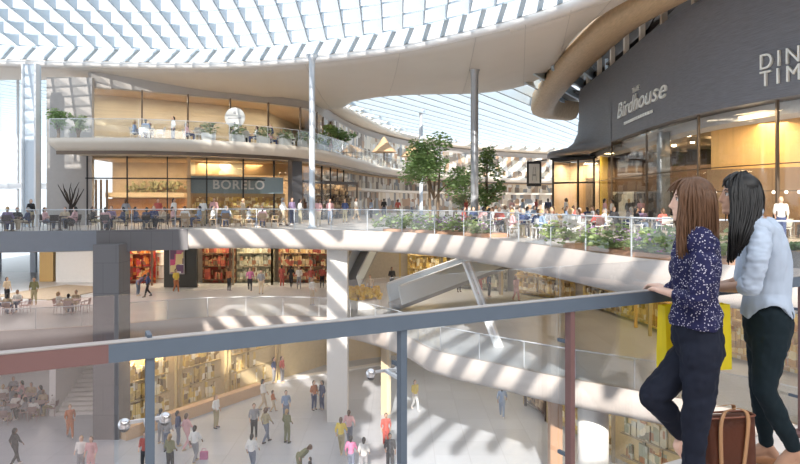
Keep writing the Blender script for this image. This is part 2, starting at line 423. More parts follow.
# ================================================================== left building
bm = B(); sweep(bm, BALC, [(0,Z3+.02),(-.04,Z3-.3),(.9,4.45),(5.5,4.4),(5.5,Z3)]); struct('trim_8', bm, CREAM, 'cream balcony slab curving around above the shops', 'balcony slab', True)
bm = B(); sweep(bm, offset(BALC,.75), [(0,4.53),(0,4.30),(.12,4.30),(.12,4.53)]); struct('trim_9', bm, BRONZE, 'dark line under the cream balcony slab', 'trim')
UPN = [p for p in UPPER if p[1] < 57]; LON = [p for p in LOWER if p[1] < 61]
bm = B(); ribbon(bm, UPPER, 8.85, 9.75, .5); struct('wall_lintel', bm, GREYW, 'grey lintel band above the upper windows', 'lintel')
w = root('window_1', (-14,43.5,Z3), 'long row of upper windows with dark mullions above the balcony', 'window', kind='structure')
bm = B(); ribbon(bm, UPPER, Z3, 8.9, .03); mk('pane', bm, GLS, w)
bm = B()
for x, y, a in walk(UPPER, 3.0, .2): box(bm, (x, y, (Z3+8.9)/2), (.09,.14,3.7), a)
mk('mullion', bm, BRONZE, w)
UIN = offset(UPPER, 4.2)
bm = B(); ribbon(bm, UIN, Z3, 9.6, .2); struct('wall_upper', bm, BEIGEW, 'striped beige inner wall behind the upper windows', 'wall')
bm = B(); sweep(bm, UPPER, [(.4,9.0),(4.4,9.0),(4.4,9.5),(.4,9.5)]); struct('ceiling_upper', bm, OAK, 'timber ceiling behind the upper windows', 'ceiling')
bm = B(); box(bm, (-21.05,39.75,4.7), (2.9,.3,9.4)); struct('wall_return', bm, CONC, 'plain grey wall at the left end of the balcony', 'wall')
bm = B(); sweep(bm, offset(UPPER,.02), [(0,9.35),(0,9.8),(1.2,9.8),(1.2,9.35)]); struct('trim_10', bm, SOFF, 'grey trim where the soffit meets the upper wall', 'trim')
# tall glazed pier and the window wall at the far left
pr = root('glass_pier', (-21.9,37.2,0), 'tall pale blue glass pier at the left end of the building', 'pier', kind='structure')
bm = B(); box(bm, (-22.0,37.3,4.85), (.7,.5,9.7)); mk('core', bm, mat('pale blue panel', (.66,.74,.82), .25), pr)
bm = B(); box(bm, (-22.4,37.0,4.85), (.07,.3,9.7)); box(bm, (-21.6,37.0,4.85), (.12,.4,9.7)); mk('edge_strip', bm, mat('white metal', (.8,.82,.84), .4), pr)
w = root('window_2', (-30,45,0), 'tall bright window wall with thin mullions at the far left', 'window', kind='structure')
bm = B(); box(bm, (-33.5,45,5.3), (23,.04,10.6)); mk('pane', bm, GL, w)
bm = B()
for x in (-44,-39.6,-36,-32.4,-29,-27.6,-26.2,-24.6): box(bm, (x,44.95,5.3), (.12,.16,10.6))
mk('mullion', bm, STEEL, w)
bm = B(); bar(bm, (-45,44.8,2.6), (-22,44.8,2.6), .25, .4); bar(bm, (-45,44.8,10.4), (-22,44.8,10.4), .25, .3); mk('transom', bm, STEEL, w)
# lower shops under the balcony
LIN = offset(LOWER, 4.5)
bm = B(); ribbon(bm, LIN, 0, 4.6, .2); struct('wall_lower', bm, mat('warm shop wall', (.55,.42,.28), .6, var=.2, scale=2), 'warm brown rear wall of the terrace shops', 'wall')
w = root('window_3', (-14,40.6,0), 'shopfront glazing of the terrace shops under the balcony', 'window', kind='structure')
bm = B(); ribbon(bm, LON, .05, 4.4, .03); mk('pane', bm, GLS, w)
bm = B()
for x, y, a in walk(LON, 2.45, .1): box(bm, (x, y, 2.2), (.07,.12,4.4), a)
mk('mullion', bm, DARK, w)
bm = B(); sweep(bm, LON, [(-.06,2.95),(-.06,3.03),(.06,3.03),(.06,2.95)]); mk('transom', bm, DARK, w)
bm = B(); box(bm, (*XY(295,44.0),2.2), (.75,.75,4.4), .6); struct('column_dark', bm, mat('dark pier', (.10,.10,.11), .5), 'dark square pier between the terrace shops', 'column')
bm = B(); box(bm, (*XY(189,40.9),2.2), (.22,.5,4.4), .25); struct('column_oak', bm, OAK, 'pale oak post between yellow cafe and shop with teal sign', 'post')
bm = B(); sweep(bm, LIN, [(-.1,4.25),(-4.4,4.25),(-4.4,4.38),(-.1,4.38)]); struct('ceiling_lower', bm, OAK, 'timber ceiling of the terrace shops', 'ceiling')
# ================================================================== right building
DIN = offset(DRUM, -.0)
bm = B(); sweep(bm, DRUM, [(0,5.5),(0,10.6),(-.5,10.6),(-.5,5.5)]); struct('wall_drum', bm, SHINGLE, 'dark blue grey curved wall of the restaurant building', 'wall', False)
FAR = [p for p in DRUM if p[1] > 41]
bm = B()
rows = []
for i, p in enumerate(FAR):
    t = min(1, (p[1]-41)/9); t = t*t*(3-2*t)
    row = []
    for d, z in ((.02,8.2),(.1,7.2),(.5,6.3),(1.2,5.75),(2.6,5.45),(2.6,5.2),(1.,5.2),(-.3,5.2)):
        q = offset(FAR, d*t+.02)[i]; row.append(Vector((*q, z if d > .05 or d < 0 else 8.2)))
    rows.append(row)
grid(bm, rows); struct('wall_flare', bm, SHINGLE, 'flared grey lip at the far end of the dark curved wall', 'wall', True)
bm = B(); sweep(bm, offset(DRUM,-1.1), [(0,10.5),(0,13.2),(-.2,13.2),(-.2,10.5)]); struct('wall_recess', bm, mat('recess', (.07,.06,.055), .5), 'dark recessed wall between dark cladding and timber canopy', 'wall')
bm = B()
for x, y, a in walk(offset(DRUM,-.15), 3.3, 1.0): box(bm, (x, y, 11.2), (.28,.28,1.4), a)
struct('trim_11', bm, mat('pale post', (.55,.47,.38), .5), 'short pale posts between dark cladding and timber canopy', 'posts')
bm = B(); rows = []
prof = [(.0,11.55),(-.3,11.35),(-.42,11.05),(-.3,10.72),(.1,10.5),(.7,10.45),(1.4,10.6),(2.1,10.95),(2.2,11.3)]
offs = [offset(CANO, d) for d, z in prof]
for i, p in enumerate(CANO):
    t = max(0., min(1., (p[1]-40)/15)); t = t*t
    rows.append([Vector((*offs[k][i], z-(1.0*t if .0 <= prof[k][0] < 2 and z < 11 or prof[k][0] < 0 and z < 11.1 else .25*t))) for k, (d, z) in enumerate(prof)])
grid(bm, rows); o = struct('ceiling_canopy', bm, TIMBER, 'curved timber batten canopy over the dark curved wall', 'canopy', True)
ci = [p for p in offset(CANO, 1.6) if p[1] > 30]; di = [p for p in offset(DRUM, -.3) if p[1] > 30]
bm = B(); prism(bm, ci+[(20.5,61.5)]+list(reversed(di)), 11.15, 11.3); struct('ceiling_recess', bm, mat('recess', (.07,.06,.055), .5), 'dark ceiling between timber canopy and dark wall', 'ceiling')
# glass front of the restaurants and the rooms behind it
GFR = [p for p in offset(DRUM, -.35) if p[1] < 53]
w = root('window_4', (13.8,33,0), 'tall curved glass front under the dark curved wall', 'window', kind='structure')
bm = B(); ribbon(bm, GFR, .02, 5.55, .03); mk('pane', bm, GLS, w)
bm = B()
for px in (612,647,698,778):
    q, d_, n_ = None, None, None
    y = min((abs(400+p[0]/p[1]*F-px), i) for i, p in enumerate(cr(GFR, 5)))[1]; p = cr(GFR, 5)[y]; box(bm, (*p, 2.75), (.1,.12,5.5), .0)
mk('mullion', bm, BRONZE, w)
bm = B(); sweep(bm, GFR, [(.03,3.0),(.03,3.04),(-.03,3.04),(-.03,3.0)]); mk('transom', bm, BRONZE, w)
bm = B(); sweep(bm, GFR, [(-.6,5.0),(-.6,5.5),(-1.0,5.5),(-1.0,4.85)]); struct('trim_12', bm, mat('pale bulkhead', (.6,.6,.62), .4), 'pale bulkhead band inside the curved glass front', 'bulkhead')
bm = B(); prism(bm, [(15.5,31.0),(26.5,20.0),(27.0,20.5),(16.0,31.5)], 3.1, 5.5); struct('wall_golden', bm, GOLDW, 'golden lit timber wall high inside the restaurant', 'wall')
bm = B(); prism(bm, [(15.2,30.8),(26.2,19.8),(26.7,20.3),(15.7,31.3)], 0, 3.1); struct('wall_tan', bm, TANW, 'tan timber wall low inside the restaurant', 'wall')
bm = B(); prism(bm, [(16.3,51.0),(26,39),(26.3,39.3),(16.6,51.3)], 0, 5.5); struct('wall_brown', bm, BROWN, 'dark brown rear wall inside the restaurant', 'wall')
bm = B(); prism(bm, [(15.4,46.5),(22,37.2),(22.3,37.5),(15.7,46.8)], 2.2, 3.9); struct('wall_bulkhead', bm, mat('chocolate bulkhead', (.17,.10,.065), .5, var=.15), 'brown bulkhead panel hanging inside the restaurant', 'bulkhead')
bm = B(); sweep(bm, DRUM, [(-.6,5.52),(-.6,5.6),(-12,5.6),(-12,5.52)]); struct('ceiling_east_room', bm, mat('dark slatted ceiling', (.10,.09,.085), .6), 'dark ceiling of the restaurant behind the curved glass', 'ceiling')
bm = B()
for i in range(9):
    bar(bm, (14.6+i*.1, 34+i*1.7, 5.3), (24, 31+i*1.7, 5.3), .12, .25)
struct('trim_13', bm, OAK, 'timber beams below the dark restaurant ceiling', 'beams')
bm = B(); box(bm, (*XY(604,46.0),2.4), (1.3,.12,4.8), .9); struct('wall_yellow', bm, YELLOW, 'tall yellow wall panel at the restaurant entrance', 'wall')
bm = B(); box(bm, (14.05,33.2,2.6), (.5,.5,5.2)); struct('column_grey', bm, mat('grey pier', (.22,.24,.26), .3), 'grey pier inside the curved glass front', 'column')
# entrance box
k = root('entrance_pavilion', (13.6,52.0,0), 'black framed glass entrance box with beige interior beside the curved wall', 'entrance pavilion')
ax, bx = Vector((*XY(553,51.5),0)), Vector((*XY(594,49.2),0)); dd = (bx-ax).normalized(); nn = Vector((-dd.y, dd.x, 0)); Lk = (bx-ax).length; ang = math.atan2(dd.y, dd.x)
def kp(u, v, z): return ax+dd*(u*Lk)+nn*v+Vector((0,0,z))
bm = B()
for u in (0,.62,1): bar(bm, kp(u,0,0), kp(u,0,4.9), .14)
for z in (4.85,3.0): bar(bm, kp(0,0,z), kp(1,0,z), .14)
bar(bm, kp(0,0,4.85), kp(0,3.2,4.85), .14); bar(bm, kp(0,3.2,0), kp(0,3.2,4.85), .14)
mk('frame', bm, DARK, k)
bm = B(); box(bm, kp(.5,0,2.45), (Lk,.02,4.8), ang); mk('glass_panel', bm, GLS, k)
bm = B(); box(bm, kp(.5,3.0,2.4), (Lk,.1,4.8), ang); mk('rear_wall', bm, mat('warm beige', (.78,.62,.45), .6), k)
bm = B(); bar(bm, kp(.0,.1,2.4), kp(.0,3.0,2.4), .08, 4.7); mk('side_wall', bm, mat('warm beige', (.78,.62,.45), .6), k)
bm = B(); box(bm, kp(.5,1.6,4.98), (Lk+.3,3.6,.16), ang); mk('roof', bm, DARK, k)
bm = B(); box(bm, kp(.33,2.9,1.55), (.95,.12,3.1), ang); mk('door', bm, OAK, k)['label'] = 'golden timber door'
bm = B(); box(bm, kp(.72,1.4,1.7), (.5,.4,3.4), ang); mk('door_panel', bm, mat('slate panel', (.2,.19,.2)), k)
PAV = kp(.5,1.5,4.6)
sg = root('hanging_sign', (*XY(534,50.0),2.8), 'black framed white sign hanging beside the glass entrance box', 'sign')
sx = XY(534,50.0)
bm = B(); box(bm, (*sx,3.7), (1.15,.14,2.0)); mk('frame', bm, DARK, sg)
bm = B(); box(bm, (sx[0],sx[1]-.08,3.72), (.85,.03,1.55)); mk('sign_face', bm, mat('sign white', (.82,.82,.82)), sg)
bm = B()
for q in (-.16,.16): bar(bm, (sx[0]+q,sx[1]-.11,3.15), (sx[0]+q*.45,sx[1]-.11,4.25), .12, .02)
bar(bm, (sx[0]-.15,sx[1]-.11,3.6), (sx[0]+.15,sx[1]-.11,3.6), .02, .12); mk('mark', bm, mat('sign grey', (.4,.4,.42)), sg)
bm = B(); bar(bm, (*sx,4.7), (sx[0]+1.1,sx[1]+.4,4.85), .1); mk('bracket', bm, DARK, sg)
# black and white wall art seen under the brown bulkhead
art = root('wall_art', (17,45,0), 'black and white patterned panels low on the restaurant wall', 'wall art')
for i in range(5):
    a = Vector((15.6+i*1.25, 46.0-i*1.75, .1)); b = a+Vector((1.1,-1.54,0))
    bm = B(); bar(bm, a+Vector((0,0,1.05)), b+Vector((0,0,1.05)), .08, 2.1)
    mk('panel', bm, pattern('bw art', [(.04,.04,.045),(.7,.7,.7),(.1,.1,.1),(.5,.5,.52)], 'voronoi', 1.3, .5) if i % 2 == 0 else mat('art dark', (.05,.05,.06)), art)
# ceiling lamps of the restaurant
LAMP = mat('warm lamp', (1,.9,.7), emit=(1,.85,.6), estr=6.)
pos = [(16+u*2.1, 34.5+v*2.6-u*1.2, 5.12) for u in range(3) for v in range(4)]
for i, p in enumerate(pos):
    bm = B(); lathe(bm, [(.03,.0),(.13,.0),(.13,.2),(.05,.3),(.03,.45)], p, 10)
    tag(mk('spot_lamp', bm, LAMP), 'small warm spot lamp under the dark restaurant ceiling', 'lamp', 'spot lamps under the restaurant ceiling')
st = root('string_lights', (20,25,2.0), 'string of small white bulbs along the tan timber wall', 'string lights')
bm = B(); pts = [Vector((15.35,30.3,2.02)).lerp(Vector((26,19.6,2.02)), i/30) for i in range(31)]; tube(bm, pts, .015, 4); mk('cable', bm, DARK, st)
bm = B(); [ball(bm, p+Vector((0,0,-.06)), .07, 6) for p in pts]; o = mk('bulb', bm, mat('bulb', (1,1,1), emit=(1,.95,.85), estr=3.), st); o['kind'] = 'stuff'
# ================================================================== piers and columns
bm = B(); box(bm, (-14.47,31.25,Z0/2-.3), (1.28,1.28,-Z0-.6)); struct('column_stone', bm, DSTONE, 'grey stone clad square pier rising through all levels', 'column')
bm = B(); box(bm, (-3.34,33.5,(Z0-.9)/2), (1.08,1.0,-Z0-.9)); struct('column_white', bm, WHITE, 'white square pier in front of the middle level', 'column')
bm = B(); lathe(bm, [(.58,Z0),(.58,Z1-.9)], (7.45,24.0,0), 28); struct('column_round', bm, WHITE, 'white round column under the middle level edge', 'column', True)
bm = B(); box(bm, (*XY(386,34.5),(Z0+Z1-.9)/2), (.55,.55,Z1-.9-Z0)); struct('column_gold', bm, mat('golden stone', (.62,.50,.34), .5), 'golden beige square post on the ground floor', 'column')
bm = B(); box(bm, (*XY(555,26.0),(Z0+Z1-.9)/2), (.5,.5,Z1-.9-Z0)); struct('column_copper', bm, mat('copper clad', (.45,.27,.17), .4), 'copper coloured post under the middle level edge', 'column')
for px, Y, z, r, what in ((312,35.6,9.9,.17,'slender pale steel column left of the trees'),(474.5,38.7,9.9,.24,'slender grey steel column in front of the small tree'),(421,66,11.2,.2,'slender white column far behind the trees')):
    bm = B(); x, y = XY(px, Y)
    lathe(bm, [(r*1.5,0),(r*1.5,.08),(r,.12),(r,z-.6),(r*1.15,z-.3),(r*2.2,z)], (x,y,0), 16); struct('column_steel', bm, STEEL if px != 474.5 else mat('mid steel', (.42,.43,.45), .35, .3), what, 'column', True)
# ================================================================== middle and ground level walls
def wallpath(name, pts, z0, z1, m, label, t=.2):
    bm = B(); ribbon(bm, pts, z0, z1, t); return struct(name, bm, m, label, 'wall')
L1W = [(-17.6,51),(-5.2,50.5),(1,49),(7,46.5),(11,42),(13.2,34),(13.6,27),(16,22),(20,17)]
wallpath('wall_middle', L1W, Z1, -.9, mat('warm sand wall', (.50,.44,.36), .6, var=.15), 'warm sand coloured rear wall of the middle level shops')
L0W = [(-15.5,31.5),(-14.1,32.3),(-5,45.0),(0,47.5),(6.3,44.2),(8.0,34),(9.8,28.6),(13,23),(18,18)]
wallpath('wall_ground', L0W, Z0, Z1-.9, mat('yellow sand wall', (.70,.56,.32), .6, var=.15), 'yellow sand coloured wall of the ground floor shops')
wallpath('wall_ground_left', [(-45,47),(-15.5,47),(-15.3,32)], Z0, Z1-.9, mat('pale ground wall', (.62,.57,.52), .6), 'pale plain wall behind the ground floor stairs')
w = root('window_5', (-28,55,Z1), 'bright windows at the far left of the middle level', 'window', kind='structure')
bm = B(); box(bm, (-38,57,-2.95), (26,.05,4.1)); mk('pane', bm, GL, w)
bm = B()
for x in (-45,-41,-37.5,-36.6,-33.5,-31.5,-29.7): box(bm, (x,56.9,-2.95), (.5 if x in (-33.5,-29.7) else .15,.3,4.1))
mk('mullion', bm, mat('bluish metal', (.55,.62,.72), .4), w)
bm = B(); box(bm, (-28.6,50.5,-2.95), (1.1,.4,4.1)); struct('wall_gold_return', bm, mat('golden return', (.70,.46,.18), .45), 'golden wall strip beside the bright middle level windows', 'wall')
bm = B(); box(bm, (-22.6,50,-3.0), (10.0,.2,4.0)); struct('wall_white', bm, mat('bright white wall', (.88,.87,.86), .5), 'bright white wall left of the grey pier on middle level', 'wall')
bm = B(); box(bm, (-24.5,44.6,Z1+.02), (5.2,6.,.04), -.35); tag(mk('doormat', bm, mat('straw mat', (.40,.33,.25), .8, var=.2)), 'straw coloured mat on the middle level floor', 'mat')
bm = B(); box(bm, (0,-17,.4), (90,.3,22)); struct('wall_south', bm, mat('gallery rear wall', (.62,.56,.52), .6), 'plain wall behind the near gallery', 'wall')
bm = B(); box(bm, (38,40,0), (.3,100,26)); struct('wall_east', bm, mat('gallery east wall', (.55,.52,.5), .6), 'plain wall closing the far right side', 'wall')
# slanted white twin strut below the terrace edge
bm = B(); a, b = P(464,262,29.5), P(497,349,27.9); a2, b2 = P(469,262,29.5), P(502,349,27.9)
bar(bm, a, b, .14); bar(bm, a2, b2, .14); struct('beam_strut', bm, mat('white steel', (.85,.85,.86), .3), 'slanted white twin strut standing below the terrace edge', 'strut')
# ================================================================== shops on the lower levels
def shop(a, b, z, h, style, label, cols, lamp=True, shelves=3, d=1.6, power=60, col=(1,.82,.55)):
    """open shop bay: back panel, boards, packed goods, header and posts; a to b in plan along its front"""
    a, b = Vector((*a, z)), Vector((*b, z)); u = (b-a).normalized(); n = Vector((-u.y, u.x, 0)); L = (b-a).length; an = math.atan2(u.y, u.x); c = (a+b)/2
    r = root('shop_bay', c, label, 'shop')
    bm = B(); box(bm, c+n*d+Vector((0,0,h/2)), (L,.08,h), an); mk('back_panel', bm, pattern(style+' lined back', [cols[0]]+cols[2:5]+[cols[0]], 'voronoi', 4.4, .6), r)
    bm = B(); box(bm, c+Vector((0,0,h-.12)), (L,.14,.24), an)
    for q in (0,1): bar(bm, a.lerp(b,q), a.lerp(b,q)+Vector((0,0,h)), .14)
    mk('frame', bm, mat(style+' frame', cols[1], .5), r)
    m = pattern(style+' goods', cols[2:], 'voronoi', 3.2, .5)
    for i in range(shelves):
        zz = .3+i*(h-.9)/max(1, shelves)
        s = c+n*(d-.3)+Vector((0,0,zz)); bm = B(); box(bm, s, (L-.3,.42,.05), an); sh = mk('shelf', bm, mat(style+' frame', cols[1], .5), r)
        bm = B(); x = -L/2+.3
        while x < L/2-.3:
            wd = random.uniform(.1,.28); hh = random.uniform(.45,.98)*(h-.9)/max(1,shelves)
            if random.random() < .93: box(bm, s+u*(x+wd/2)+Vector((0,0,hh/2+.03))+n*random.uniform(-.05,.05), (wd*.86,random.uniform(.15,.34),hh), an)
            x += wd
        o = mk('goods', bm, m, sh); o['kind'] = 'stuff'
    if lamp: area('shop_lamp', c+n*.7+Vector((0,0,h-.25)), (L*.85,1.0), power, col, an)
    return r
def area(name, loc, size, power, col=(1,.85,.65), rz=0., rx=0.):
    l = bpy.data.lights.new(name, 'AREA'); l.shape = 'RECTANGLE'; l.size, l.size_y = size; l.energy = power; l.color = col
    o = bpy.data.objects.new(name, l); C.objects.link(o); o.location = loc; o.rotation_euler = (rx,0,rz); return o
RED = [(.35,.10,.06),(.2,.1,.06),(.60,.06,.05),(.75,.25,.06),(.45,.05,.05),(.85,.55,.25),(.55,.10,.12),(.25,.12,.08)]
WARM = [(.30,.20,.12),(.25,.16,.1),(.45,.12,.08),(.62,.42,.2),(.2,.15,.12),(.70,.55,.35),(.35,.1,.08),(.5,.4,.25)]
SAGE = [(.50,.48,.36),(.35,.3,.22),(.42,.44,.34),(.62,.58,.42),(.28,.27,.2),(.75,.7,.55),(.45,.25,.15),(.55,.56,.48)]
GOLD = [(.80,.62,.28),(.55,.42,.2),(.85,.65,.22),(.92,.82,.55),(.6,.42,.16),(.35,.25,.12),(.95,.88,.7),(.75,.55,.2)]
DIM = [(.14,.10,.07),(.1,.07,.05),(.32,.22,.14),(.5,.36,.22),(.2,.14,.1),(.65,.5,.32),(.12,.09,.07),(.42,.28,.16)]
def at(px, Y): return XY(px, Y)
shop(at(118,47.5), at(152,48), Z1, 4.0, 'red', 'shop bay packed with red goods right of the grey pier', RED)
shop(at(152,48.6), at(165,48.9), Z1, 4.0, 'warm', 'narrow brown shop bay left of the black poster wall', WARM)
bm = B(); box(bm, (*at(181,47.2),-2.9), (2.5,.3,4.2)); struct('wall_black', bm, mat('black panel', (.05,.05,.045), .5), 'black panel wall carrying the framed poster', 'wall')
po = root('poster', (*at(177,46.9),-3.2), 'colourful framed poster on the black panel wall', 'poster')
q = at(177,46.95); bm = B(); box(bm, (*q,-3.05), (1.15,.06,1.9)); mk('frame', bm, mat('grey frame', (.35,.33,.33)), po)
bm = B(); box(bm, (q[0],q[1]-.05,-3.05), (.98,.02,1.72)); mk('print', bm, pattern('poster print', [(.75,.7,.72),(.65,.12,.25),(.2,.12,.2),(.8,.65,.35),(.5,.2,.3)], 'voronoi', 2.2), po)
shop(at(196,48), at(230,48), Z1, 4.0, 'rust', 'dark red clothes shop bay right of the black poster wall', [(.22,.08,.05),(.14,.08,.05),(.35,.07,.05),(.5,.3,.15),(.2,.12,.08),(.55,.16,.1),(.3,.2,.12),(.42,.1,.08)])
shop(at(233,48.2), at(272,48.4), Z1, 4.0, 'sage', 'sage grey shop bay with patterned rear wall on middle level', SAGE)
shop(at(272,48.4), at(328,47.8), Z1, 4.0, 'warm', 'brown shop bay behind the shoppers left of the white pier', WARM)
shop(at(400,47), at(440,45.8), Z1, 4.0, 'gold', 'golden shop bay behind the glass sided ramp', GOLD)
shop(at(442,45.6), at(500,43.5), Z1, 4.0, 'sage', 'sage shop bay right of the slanted white strut', SAGE)
shop(at(502,43.4), at(560,39.5), Z1, 4.0, 'gold', 'golden framed shop bay under the striped fascia', GOLD, power=30)
shop(at(563,39.2), at(650,30.2), Z1, 4.0, 'gold', 'golden shop bay at the curve left of the yellow shop', GOLD, power=30)
AMB = [(.90,.66,.14),(.75,.48,.15),(.92,.68,.2),(.95,.8,.4),(.7,.4,.1),(.85,.55,.15),(.6,.35,.1),(.95,.7,.25)]
shop((12.2,32.2), (12.6,27.2), Z1, 3.6, 'amber', 'bright amber shop bay seen beside the front woman', AMB, power=75, shelves=2, d=.9, col=(1,.88,.68))
shop((12.6,27.0), (14.8,22.2), Z1, 3.6, 'amber', 'bright amber shop bay seen between the two women', AMB, power=75, shelves=2, d=.9, col=(1,.88,.68))
shop((14.9,22.0), (18.6,17.4), Z1, 3.6, 'amber', 'bright amber shop bay right of the dark haired woman', AMB, power=75, shelves=2, d=.9, col=(1,.88,.68))
def along(p, q, t0, t1): return tuple(p[i]+(q[i]-p[i])*t0 for i in (0,1)), tuple(p[i]+(q[i]-p[i])*t1 for i in (0,1))
g0, g1 = (-14.0,31.4), (-5.2,44.4)
for i, (t0, t1, nm) in enumerate(((.0,.2,'pale gold shop window beside the grey pier on ground floor'),(.22,.42,'gold shop window behind the left rail post on ground floor'),(.44,.68,'gold shop window with leafy display above the stone plinth'),(.7,1.,'gold shop window left of the white pier on ground floor'))):
    a, b = along(g0, g1, t0, t1); shop(a, b, Z0, 4.0, 'gold', nm, GOLD, power=110, d=.8)
shop((6.2,42.5), (7.2,36.0), Z0, 4.0, 'gold', 'gold shop window behind the walker in blue', GOLD, power=90, d=.8)
shop((7.2,35.7), (7.8,33.2), Z0, 4.0, 'dim', 'dark narrow shop bay beside the gold ground floor window', DIM, lamp=False, d=.5)
shop((7.85,33.), (9.4,28.3), Z0, 4.0, 'gold', 'gold shop window behind the standing woman with pink bag', GOLD, power=90, d=.8)
shop((9.6,28.0), (12.6,23.0), Z0, 4.0, 'sage', 'pale shop window under the curved fascia beside the front woman', [(.72,.62,.42)]+GOLD[1:], power=110, d=.8)
bm = B(); a, b = Vector((-13.6,30.6,Z0)), Vector((-8.6,38.0,Z0)); bar(bm, a+Vector((0,0,.3)), b+Vector((0,0,.3)), .5, .6); tag(mk('stone_plinth', bm, mat('orange stone', (.62,.42,.26), .5, var=.1)), 'low orange stone plinth in front of the gold shop windows', 'plinth')
bm = B(); a, b = Vector((*G(235,388,Z0),Z0+.05)), Vector((*G(384,364,Z0),Z0+.05)); bar(bm, a, b, .5, .1); tag(mk('white_stripe', bm, mat('white kerb', (.88,.87,.85), .4)), 'long low white kerb across the ground floor', 'stripe')  # low white bar laid along the floor
# terrace shops: counters, sign, shelves
r = root('mezzanine_counter', (*at(148,43),0), 'oak mezzanine counter with plants inside the yellow cafe', 'counter')
a, b = Vector((*at(108,43.5),0)), Vector((*at(186,44.2),0))
bm = B(); bar(bm, a+Vector((0,0,1.05)), b+Vector((0,0,1.05)), .6, 1.3); mk('front_panel', bm, mat('rust panel', (.50,.26,.12), .5, var=.2), r)
bm = B(); bar(bm, a+Vector((0,0,1.95)), b+Vector((0,0,1.95)), 1.2, .35); mk('counter_top', bm, mat('pale oak', (.78,.62,.42)), r)
bm = B(); bar(bm, Vector((*at(136,44.4),3.35)), Vector((*at(187,45.0),3.35)), .1, 1.5); mk('yellow_panel', bm, YELLOW, r)
bm = B()
for i in range(120):
    p = a.lerp(b, random.uniform(.25,.97)); box(bm, p+Vector((random.uniform(-.3,.3),random.uniform(-.3,.3),2.15+random.random()*.75)), (.16,.16,.16), random.random()*3)
o = mk('foliage', bm, mat('olive clutter', (.38,.36,.2), .6, var=.5, scale=3), r); o['kind'] = 'stuff'
bm = B()
for px in (96,101,107): bar(bm, Vector((*at(px,42.5),0)), Vector((*at(px,42.5),3.0)), .12)
mk('post', bm, BRONZE, r)
bs = root('shop_sign', (*at(247,41.5),2), 'teal grey shop sign board reading BORELO above the food shelves', 'sign')
a, b = Vector((*at(191,41.0),2.62)), Vector((*at(283,44.2),2.62))
bm = B(); bar(bm, a, b, .12, 1.15); mk('sign_board', bm, mat('teal grey board', (.27,.35,.38), .5), bs)
def text(name, body, loc, size, m, parent, rz=0., shear=0., ext=.03, bold=0., sp=1.):
    cu = bpy.data.curves.new(name, 'FONT'); cu.body = body; cu.size = size; cu.extrude = ext; cu.shear = shear; cu.align_x = 'CENTER'; cu.offset = bold; cu.space_character = sp
    t = bpy.data.objects.new(name, cu); C.objects.link(t); dg = bpy.context.evaluated_depsgraph_get(); dg.update()
    me = bpy.data.meshes.new_from_object(t.evaluated_get(dg)); bpy.data.objects.remove(t); me.materials.clear(); me.materials.append(m)
    o = bpy.data.objects.new(name, me); C.objects.link(o)
    o.rotation_euler = (math.pi/2, 0, rz); o.parent = parent; o.location = Vector(loc)-parent.location; return o
an = math.atan2((b-a).y, (b-a).x); nrm = Vector((math.sin(an), -math.cos(an), 0))
SW = mat('sign letters', (.8,.8,.78), .4)
text('lettering', 'BORELO', a.lerp(b,.5)+nrm*.09+Vector((0,0,-.27)), .86, SW, bs, an, sp=1.15, bold=.015)
shop(at(191,41.4), at(284,44.6), 0, 2.05, 'food', 'food shelves below the teal BORELO sign board', [(.45,.30,.16),(.5,.36,.2)]+GOLD[2:5]+[(.55,.3,.12),(.8,.7,.5),(.35,.2,.1)], lamp=False, d=.5, shelves=3)
bm = B(); bar(bm, Vector((*at(191,43.2),3.9)), Vector((*at(291,46.4),3.9)), .1, 1.0); tag(mk('window_valance', bm, pattern('valance', [(.62,.45,.25),(.8,.72,.5),(.55,.36,.18),(.85,.8,.62)], 'voronoi', .8, .6)), 'warm patterned hanging panel above the teal sign board', 'panel')
shop(at(302,48.8), at(357,56.5), 0, 3.2, 'dim', 'dark brown shop bay with lit shelves behind the slender column', DIM, d=1.0, shelves=4, power=40)
# round sign
rs = root('round_sign', (*at(235,40.6),Z3), 'white round sign on a post over the balcony', 'sign')
q = at(235,40.8); bm = B(); 
bmesh.ops.create_cone(bm, cap_ends=True, segments=40, radius1=.66, radius2=.66, depth=.1, matrix=Matrix.Translation((q[0],q[1],7.0)) @ Matrix.Rotation(math.pi/2, 4, 'X')); mk('sign_disc', bm, mat('sign disc', (.84,.82,.78), .5), rs)
bm = B(); bar(bm, (q[0]+.1,q[1]+.1,Z3), (q[0]+.1,q[1]+.1,6.4), .55, .2); mk('post', bm, mat('sign disc', (.84,.82,.78), .5), rs)
bm = B(); box(bm, (q[0],q[1]-.07,7.33), (.16,.03,.16)); box(bm, (q[0],q[1]-.07,6.97), (.86,.02,.07)); box(bm, (q[0],q[1]-.07,6.66), (.1,.03,.12)); mk('mark', bm, mat('sign grey', (.4,.4,.42)), rs)
